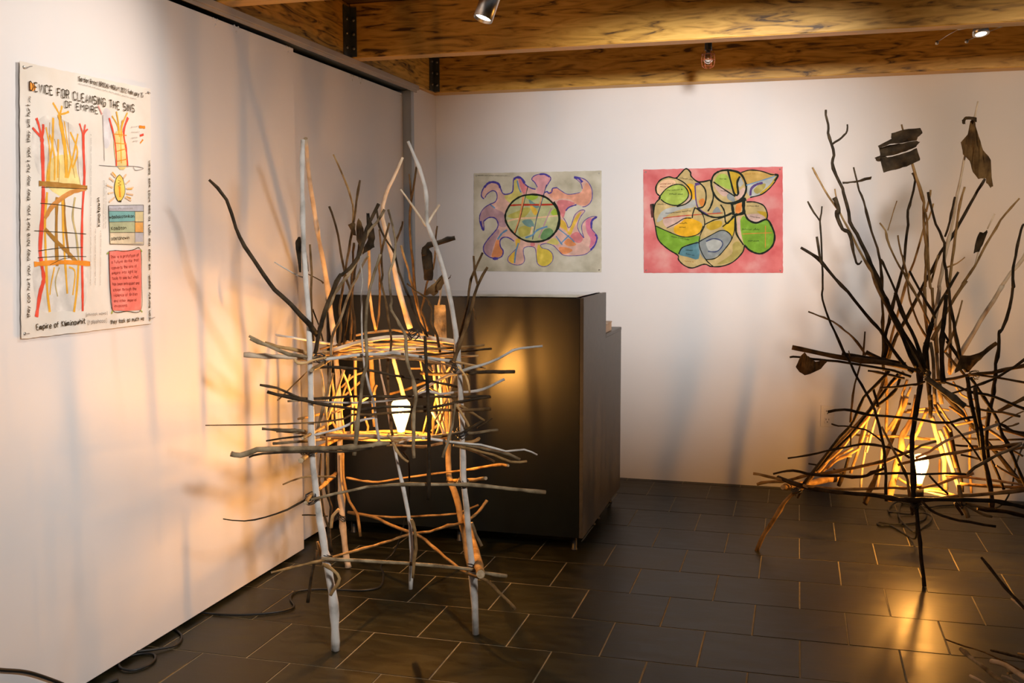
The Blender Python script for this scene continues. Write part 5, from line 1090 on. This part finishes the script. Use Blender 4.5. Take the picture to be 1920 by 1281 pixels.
s2 = sculpture('branch_sculpture', 'cone-shaped sculpture of brown sticks flaring from a tied waist near the wall outlet', (.52, 4.60, 0), S2_STICKS, S2_BARK, S2_LASH, 900)
s3 = sculpture('branch_sculpture', 'low bundle of loose pale and dark twigs spreading over the open floor', (.95, 2.92, 0), S3_STICKS, [], [], 1700)

# ------------------------------------------------------------------ power cords
def cord(P, label, r=.0042):
    Q = spline(P, 6)
    o = tube('power_cord', Q, r, 'cord_black', None, 8, loc=P[0])
    return tag(o, label, 'cord')
Z = .0055
cord([(-2.225, 2.66, Z), (-2.12, 2.72, Z), (-2.07, 2.80, Z), (-2.02, 2.822, Z), (-1.985, 2.79, Z), (-1.975, 2.735, Z), (-2.0, 2.69, Z), (-2.05, 2.695, Z+.004), (-2.078, 2.745, Z+.010), (-2.062, 2.80, Z+.010), (-2.015, 2.855, Z+.004), (-1.985, 2.91, Z), (-2.02, 2.99, Z), (-2.12, 3.06, Z), (-2.19, 3.12, Z), (-2.11, 3.19, Z), (-2.03, 3.20, Z),
      (-1.93, 3.215, Z), (-1.82, 3.27, Z), (-1.775, 3.34, Z), (-1.83, 3.42, Z), (-1.845, 3.50, Z), (-1.78, 3.545, Z), (-1.70, 3.56, Z), (-1.60, 3.58, Z), (-1.555, 3.64, Z), (-1.60, 3.78, Z),
      (-1.66, 3.90, Z), (-1.63, 3.99, .05), (-1.55, 3.93, .25), (-1.46, 3.72, .48), (-1.415, 3.56, .56), (-1.41, 3.52, .575)],
     'black power cord running from under the left wall panel to the white-legged sculpture')
cord([(-2.045, 2.02, .30), (-2.046, 2.12, .245), (-2.047, 2.198, .205), (-2.047, 2.30, .155), (-2.047, 2.42, .074), (-2.046, 2.49, .02), (-2.03, 2.56, Z), (-2.00, 2.62, Z)],
     'black cord sloping down the face of the left wall panel to the floor', .0055)
cord([(.52, 4.60, .245), (.52, 4.64, .15), (.53, 4.74, .05), (.517, 4.928, Z), (.483, 5.025, Z), (.452, 5.089, Z), (.414, 5.079, Z), (.397, 5.104, Z), (.408, 5.137, Z), (.445, 5.129, Z), (.508, 5.129, Z), (.575, 5.176, Z),
      (.625, 5.26, Z), (.650, 5.408, Z), (.637, 5.500, Z), (.588, 5.573, Z), (.545, 5.545, Z), (.515, 5.349, Z), (.507, 5.212, Z+.009), (.520, 5.086, Z+.009), (.553, 5.003, Z), (.605, 5.109, Z), (.639, 5.182, Z+.003), (.660, 5.273, Z+.009),
      (.630, 5.34, Z+.009), (.559, 5.333, Z), (.489, 5.314, Z+.009), (.470, 5.360, Z), (.482, 5.458, Z), (.528, 5.544, Z+.009), (.588, 5.53, Z), (.668, 5.484, Z+.004), (.731, 5.550, Z), (.86, 5.60, Z), (1.0, 5.58, Z), (1.06, 5.56, .10), (1.09, 5.56, .28), (1.20, 5.66, .46), (1.34, 5.745, .52), (1.40, 5.780, .53)],
     'black power cord coiled on the tiles under the cone-shaped sculpture')

# ------------------------------------------------------------------ papers on the walls
FONT = dict(A='00 26 40;12 32', B='00 06 36 45 33 03;33 42 41 30 00', C='45 36 16 05 01 10 30 41', D='00 06 26 44 42 20 00', E='46 06 00 40;03 33',
 F='46 06 00;03 33', G='45 36 16 05 01 10 30 41 43 23', H='00 06;40 46;03 43', I='20 26', K='00 06;46 03 40', L='06 00 40', M='00 06 23 46 40',
 N='00 06 40 46', O='16 05 01 10 30 41 45 36 16', P='00 06 36 45 44 33 03', R='00 06 36 45 44 33 03;23 40', S='45 36 16 05 04 13 33 42 41 30 10 01',
 T='06 46;26 20', U='06 01 10 30 41 46', V='06 20 46', a='43 34 14 03 01 10 30 42;44 40', b='06 00;03 24 43 41 20 01', c='43 34 14 03 01 10 30 41',
 d='46 40;43 24 03 01 20 41', e='02 42 43 34 14 03 01 10 30 41', f='36 26 15 10;04 34', g='44 4a 3b 1b 0a;43 34 14 03 01 10 30 41', h='06 00;03 24 34 43 40',
 i='24 20;25 26', j='24 2a 1b 0a;25 26', k='06 00;44 02 40', l='26 20', m='04 00;03 14 23 20;23 34 43 40', n='04 00;03 24 34 43 40',
 o='14 03 01 10 30 41 43 34 14', p='04 0b;03 24 43 41 20 01', r='04 00;02 24 34', s='43 34 14 03 12 32 41 30 10 01', t='26 21 30 40;04 44',
 u='04 01 10 30 42;44 40', v='04 20 44', w='04 10 23 30 44', y='04 20;44 0b')
FONT.update({'2': '05 16 36 45 44 00 40', '0': FONT['O'], '5': '46 06 03 33 42 41 30 10 01', '.': '20 21', '-': '03 43', '[': '36 16 1a 3a', ']': '16 36 3a 1a'})
COLS = dict(ink=(.045, .030, .012), pencil=(.30, .27, .25), dark_red=(.22, .03, .02), red=(.80, .085, .045), gold=(.86, .44, .045), orange=(.88, .30, .03), brown=(.42, .20, .035),
 orange_brown=(.62, .26, .06), tan=(.45, .30, .14), yellow_wash=(.85, .66, .27), wash_grey=(.745, .685, .62), wash_lilac=(.68, .65, .66), pink=(.80, .36, .32), sun=(.88, .63, .12),
 peach=(.86, .56, .34), lilac=(.54, .52, .56), teal=(.22, .46, .44), sage=(.46, .49, .30), cream=(.70, .60, .42), pale_yellow=(.78, .66, .36), peach_orange=(.82, .42, .12),
 pink_box=(.84, .21, .17), leaf=(.36, .44, .10), peach_pink=(.74, .46, .38), mauve=(.50, .31, .34), orange_wash=(.78, .30, .12), pale_lime=(.66, .58, .17), rose=(.68, .22, .23),
 petal_pink=(.74, .36, .39), salmon=(.78, .37, .25), gold_wash=(.78, .50, .07), magenta=(.72, .22, .33), lemon=(.72, .56, .08), violet=(.075, .055, .33), sky=(.14, .30, .50),
 pale_green=(.52, .54, .28), lime=(.38, .55, .06), olive_wash=(.48, .44, .10), green=(.16, .32, .13), teal_wash=(.18, .32, .30), red_line=(.50, .045, .022), ink_green=(.012, .018, .012),
 navy=(.05, .07, .17), green_paint=(.20, .40, .035), gold_paint=(.80, .44, .02), lime_paint=(.38, .52, .09), pale_blue=(.46, .48, .45), petal_pale=(.62, .43, .36),
 blue_paint=(.10, .24, .29), olive_paint=(.40, .34, .10), grey_blue=(.26, .29, .29), mustard=(.55, .36, .03), tan_leaf=(.56, .36, .10), orange_paint=(.70, .24, .05),
 yellow_paint=(.66, .46, .03), purple=(.10, .055, .20), black_smear=(.10, .035, .03))
COLS['tan'] = (.55, .42, .185)
for k, c in COLS.items():
    line = k in ('ink', 'ink_green', 'pencil', 'dark_red')
    d = .06 if line else .22
    noise_col(mat('paint_'+k, c, .8, spec=.2), [(.28, tuple(min(1, x*(1-d)) for x in c)), (.55, c), (.75, tuple(min(1, x*(1+d)+.04*(not line)) for x in c))], nscale=22, detail=7)
BOXED = ('lilac', 'teal', 'sage', 'cream', 'pale_yellow', 'peach_orange', 'pink_box')
def paper_mat(name, a, b, c, sc=9):
    noise_col(mat(name, b, .85, spec=.2), [(.30, a), (.5, b), (.70, c)], nscale=sc, detail=8, bump=.2, bump_scale=300, dist=.0004)
paper_mat('paper_poster', (.74, .67, .58), (.80, .74, .66), (.84, .79, .72), 7)
paper_mat('paper_grey', (.42, .385, .28), (.60, .56, .44), (.72, .68, .57), 8)
paper_mat('paper_rose', (.58, .115, .12), (.70, .20, .20), (.76, .38, .35), 7)
def hang(name, label, corners, art, pm, origin, au, an, lift, pins, seed):
    """a sheet of paper on a wall: local u along au, v up, n out of the wall"""
    rng = random.Random(seed); au = Vector(au); an = Vector(an); av = Vector((0, 0, 1))
    t = thing(name, label, 'drawing' if name != 'poster' else 'poster', Vector(origin))
    def W(u, v, n): return au*(u/1000) + av*(v/1000) + an*(n/1000)
    # deckled outline
    out = []
    for i in range(4):
        a = Vector(corners[i]); b = Vector(corners[(i+1) % 4]); N = 40
        for k in range(N):
            p = a.lerp(b, k/N); out.append((p.x+rng.uniform(-1, 1)*1.1, p.y+rng.uniform(-1, 1)*1.1))
    n = len(out)
    vs = [W(u, v, lift) for u, v in out] + [W(u, v, lift-.6) for u, v in out]
    fs = [tuple(range(n)), tuple(range(2*n-1, n-1, -1))] + [(i, n+i, n+(i+1) % n, (i+1) % n) for i in range(n)]
    me = bpy.data.meshes.new('paper'); me.from_pydata([tuple(x) for x in vs], [], fs); me.update()
    bm = bmesh.new(); bm.from_mesh(me); bmesh.ops.recalc_face_normals(bm, faces=bm.faces[:]); bm.to_mesh(me); bm.free()
    link('paper', me, pm, t)
    G = {}; serial = [0]
    def add(col, kind, V, F):
        g = G.setdefault((kind, col, serial[0]), ([], [])); b = len(g[0]); g[0].extend(V); g[1].extend([tuple(b+i for i in f) for f in F])
    lvl = [lift + .12]
    def ribbon(col, kind, P, w, z):
        if len(P) < 2: return
        V = []; F = []
        for i, p in enumerate(P):
            a = P[max(i-1, 0)]; b = P[min(i+1, len(P)-1)]; dx, dy = b[0]-a[0], b[1]-a[1]; l = math.hypot(dx, dy) or 1
            ww = w/2*(1+rng.uniform(-.22, .22))
            V += [W(p[0]-dy/l*ww, p[1]+dx/l*ww, z), W(p[0]+dy/l*ww, p[1]-dx/l*ww, z)]
        F = [(2*i, 2*i+1, 2*i+3, 2*i+2) for i in range(len(P)-1)]
        add(col, kind, V, F)
    for it in art:
        lvl[0] += .035; z = lvl[0]; serial[0] += 1; kind, col, w, P = it[:4]
        if kind == 'F':
            Q = P if col in BOXED else spline(P, 3, True); add(col, 'wash', [W(x, y, z) for x, y in Q], [tuple(range(len(Q)))])
        elif kind == 'L':
            ribbon(col, 'brush_line', spline(P, 5), w, z)
        elif kind == 'K':
            ribbon(col, 'ruled_line', P, w, z)
        else:
            (x0, y0), (x1, y1) = P[0], P[1]; txt, h = it[4], it[5]
            L = math.hypot(x1-x0, y1-y0); ex = ((x1-x0)/L, (y1-y0)/L); ey = (-ex[1], ex[0])
            def at(a, b): return (x0+ex[0]*a+ey[0]*b, y0+ex[1]*a+ey[1]*b)
            if kind == 'S':       # small writing that cannot be read: loops of a pen
                a = 0; 
                while a < L:
                    wl = rng.uniform(2.5, 6)*h; Q = []
                    k = 0; st = h*.28
                    while k*st < wl and a+k*st < L:
                        Q.append(at(a+k*st+rng.uniform(-.1, .1)*h, h*(rng.uniform(.45, .8) if k % 2 else rng.uniform(-.05, .15)) + (h*.4 if rng.random() < .15 else 0))); k += 1
                    ribbon(col, 'lettering', Q, w, z); a += wl + h*.7
                continue
            narrow = {'i': .45, 'l': .45, 'j': .6, '.': .5, 'I': .4, ' ': .75, 'm': 1.3, 'w': 1.2, 'M': 1.25, '[': .6, ']': .6, 'r': .85, 't': .85, '^': 0}
            tot = sum(narrow.get(c, 1) for c in txt); adv = L/tot; sx = adv*.64/4; sy = h/6; a = 0; acc = False
            for c in txt:
                if c == '^': acc = True; continue
                wd = narrow.get(c, 1); g = FONT.get(c)
                if g:
                    if c in 'iljI.': ox = adv*wd/2 - 2*sx
                    else: ox = adv*wd*.12
                    kx = sx*(wd if wd > 1 else 1); jy = rng.uniform(-.05, .05)*h
                    if acc: g = g + ';15 26 35'; acc = False
                    for st in g.split(';'):
                        Q = []
                        for pr in st.split():
                            yy = -1 if pr[1] == 'a' else -2 if pr[1] == 'b' else int(pr[1])
                            Q.append(at(a+ox+kx*int(pr[0])+rng.uniform(-.12, .12)*sx, yy*sy+jy+rng.uniform(-.15, .15)*sy))
                        ribbon(col, 'lettering', spline(Q, 2) if len(Q) > 3 else Q, w, z)
                a += adv*wd
    for (kind, col, sn), (V, F) in G.items():
        me = bpy.data.meshes.new(kind); me.from_pydata([tuple(v) for v in V], [], F); me.update()
        o = link(kind, me, 'paint_'+col, t)
        if kind == 'lettering': o['kind'] = 'stuff'
    for u, v in pins:
        o = lathe('pin', [(.0045, 0), (.0045, .0008), (.003, .002), (0, .0024)], 'pin_steel', t, Vector(origin)+W(u, v, lift+.2), an, 10)
        tube('pin_shaft', [Vector(origin)+W(u, v, lift), Vector(origin)+W(u, v, .0)], .0006, 'pin_steel', o, 5)
    return t
def inset(c, d=14):
    cx = sum(p[0] for p in c)/4; cy = sum(p[1] for p in c)/4
    return [(p[0]+(d if p[0] < cx else -d), p[1]+(d if p[1] < cy else -d)) for p in c]
hang('poster', 'hand-lettered paper poster about a device for cleansing sins, pinned to the left panel', PAPER_POSTER, ART_POSTER, 'paper_poster', (XL, 2.665, 1.47), (0, 1, 0), (1, 0, 0), 10, inset(PAPER_POSTER), 5)
hang('drawing', 'painting of a sun with curling pink arms round a green disc on grey paper', PAPER_SUN, ART_SUN, 'paper_grey', (-1.46, D, 1.486), (1, 0, 0), (0, -1, 0), 4, inset(PAPER_SUN), 6)
hang('drawing', 'painting of overlapping green and yellow outlined shapes on rose pink paper', PAPER_FLOWER, ART_FLOWER, 'paper_rose', (-.464, D, 1.486), (1, 0, 0), (0, -1, 0), 4, inset(PAPER_FLOWER), 8)
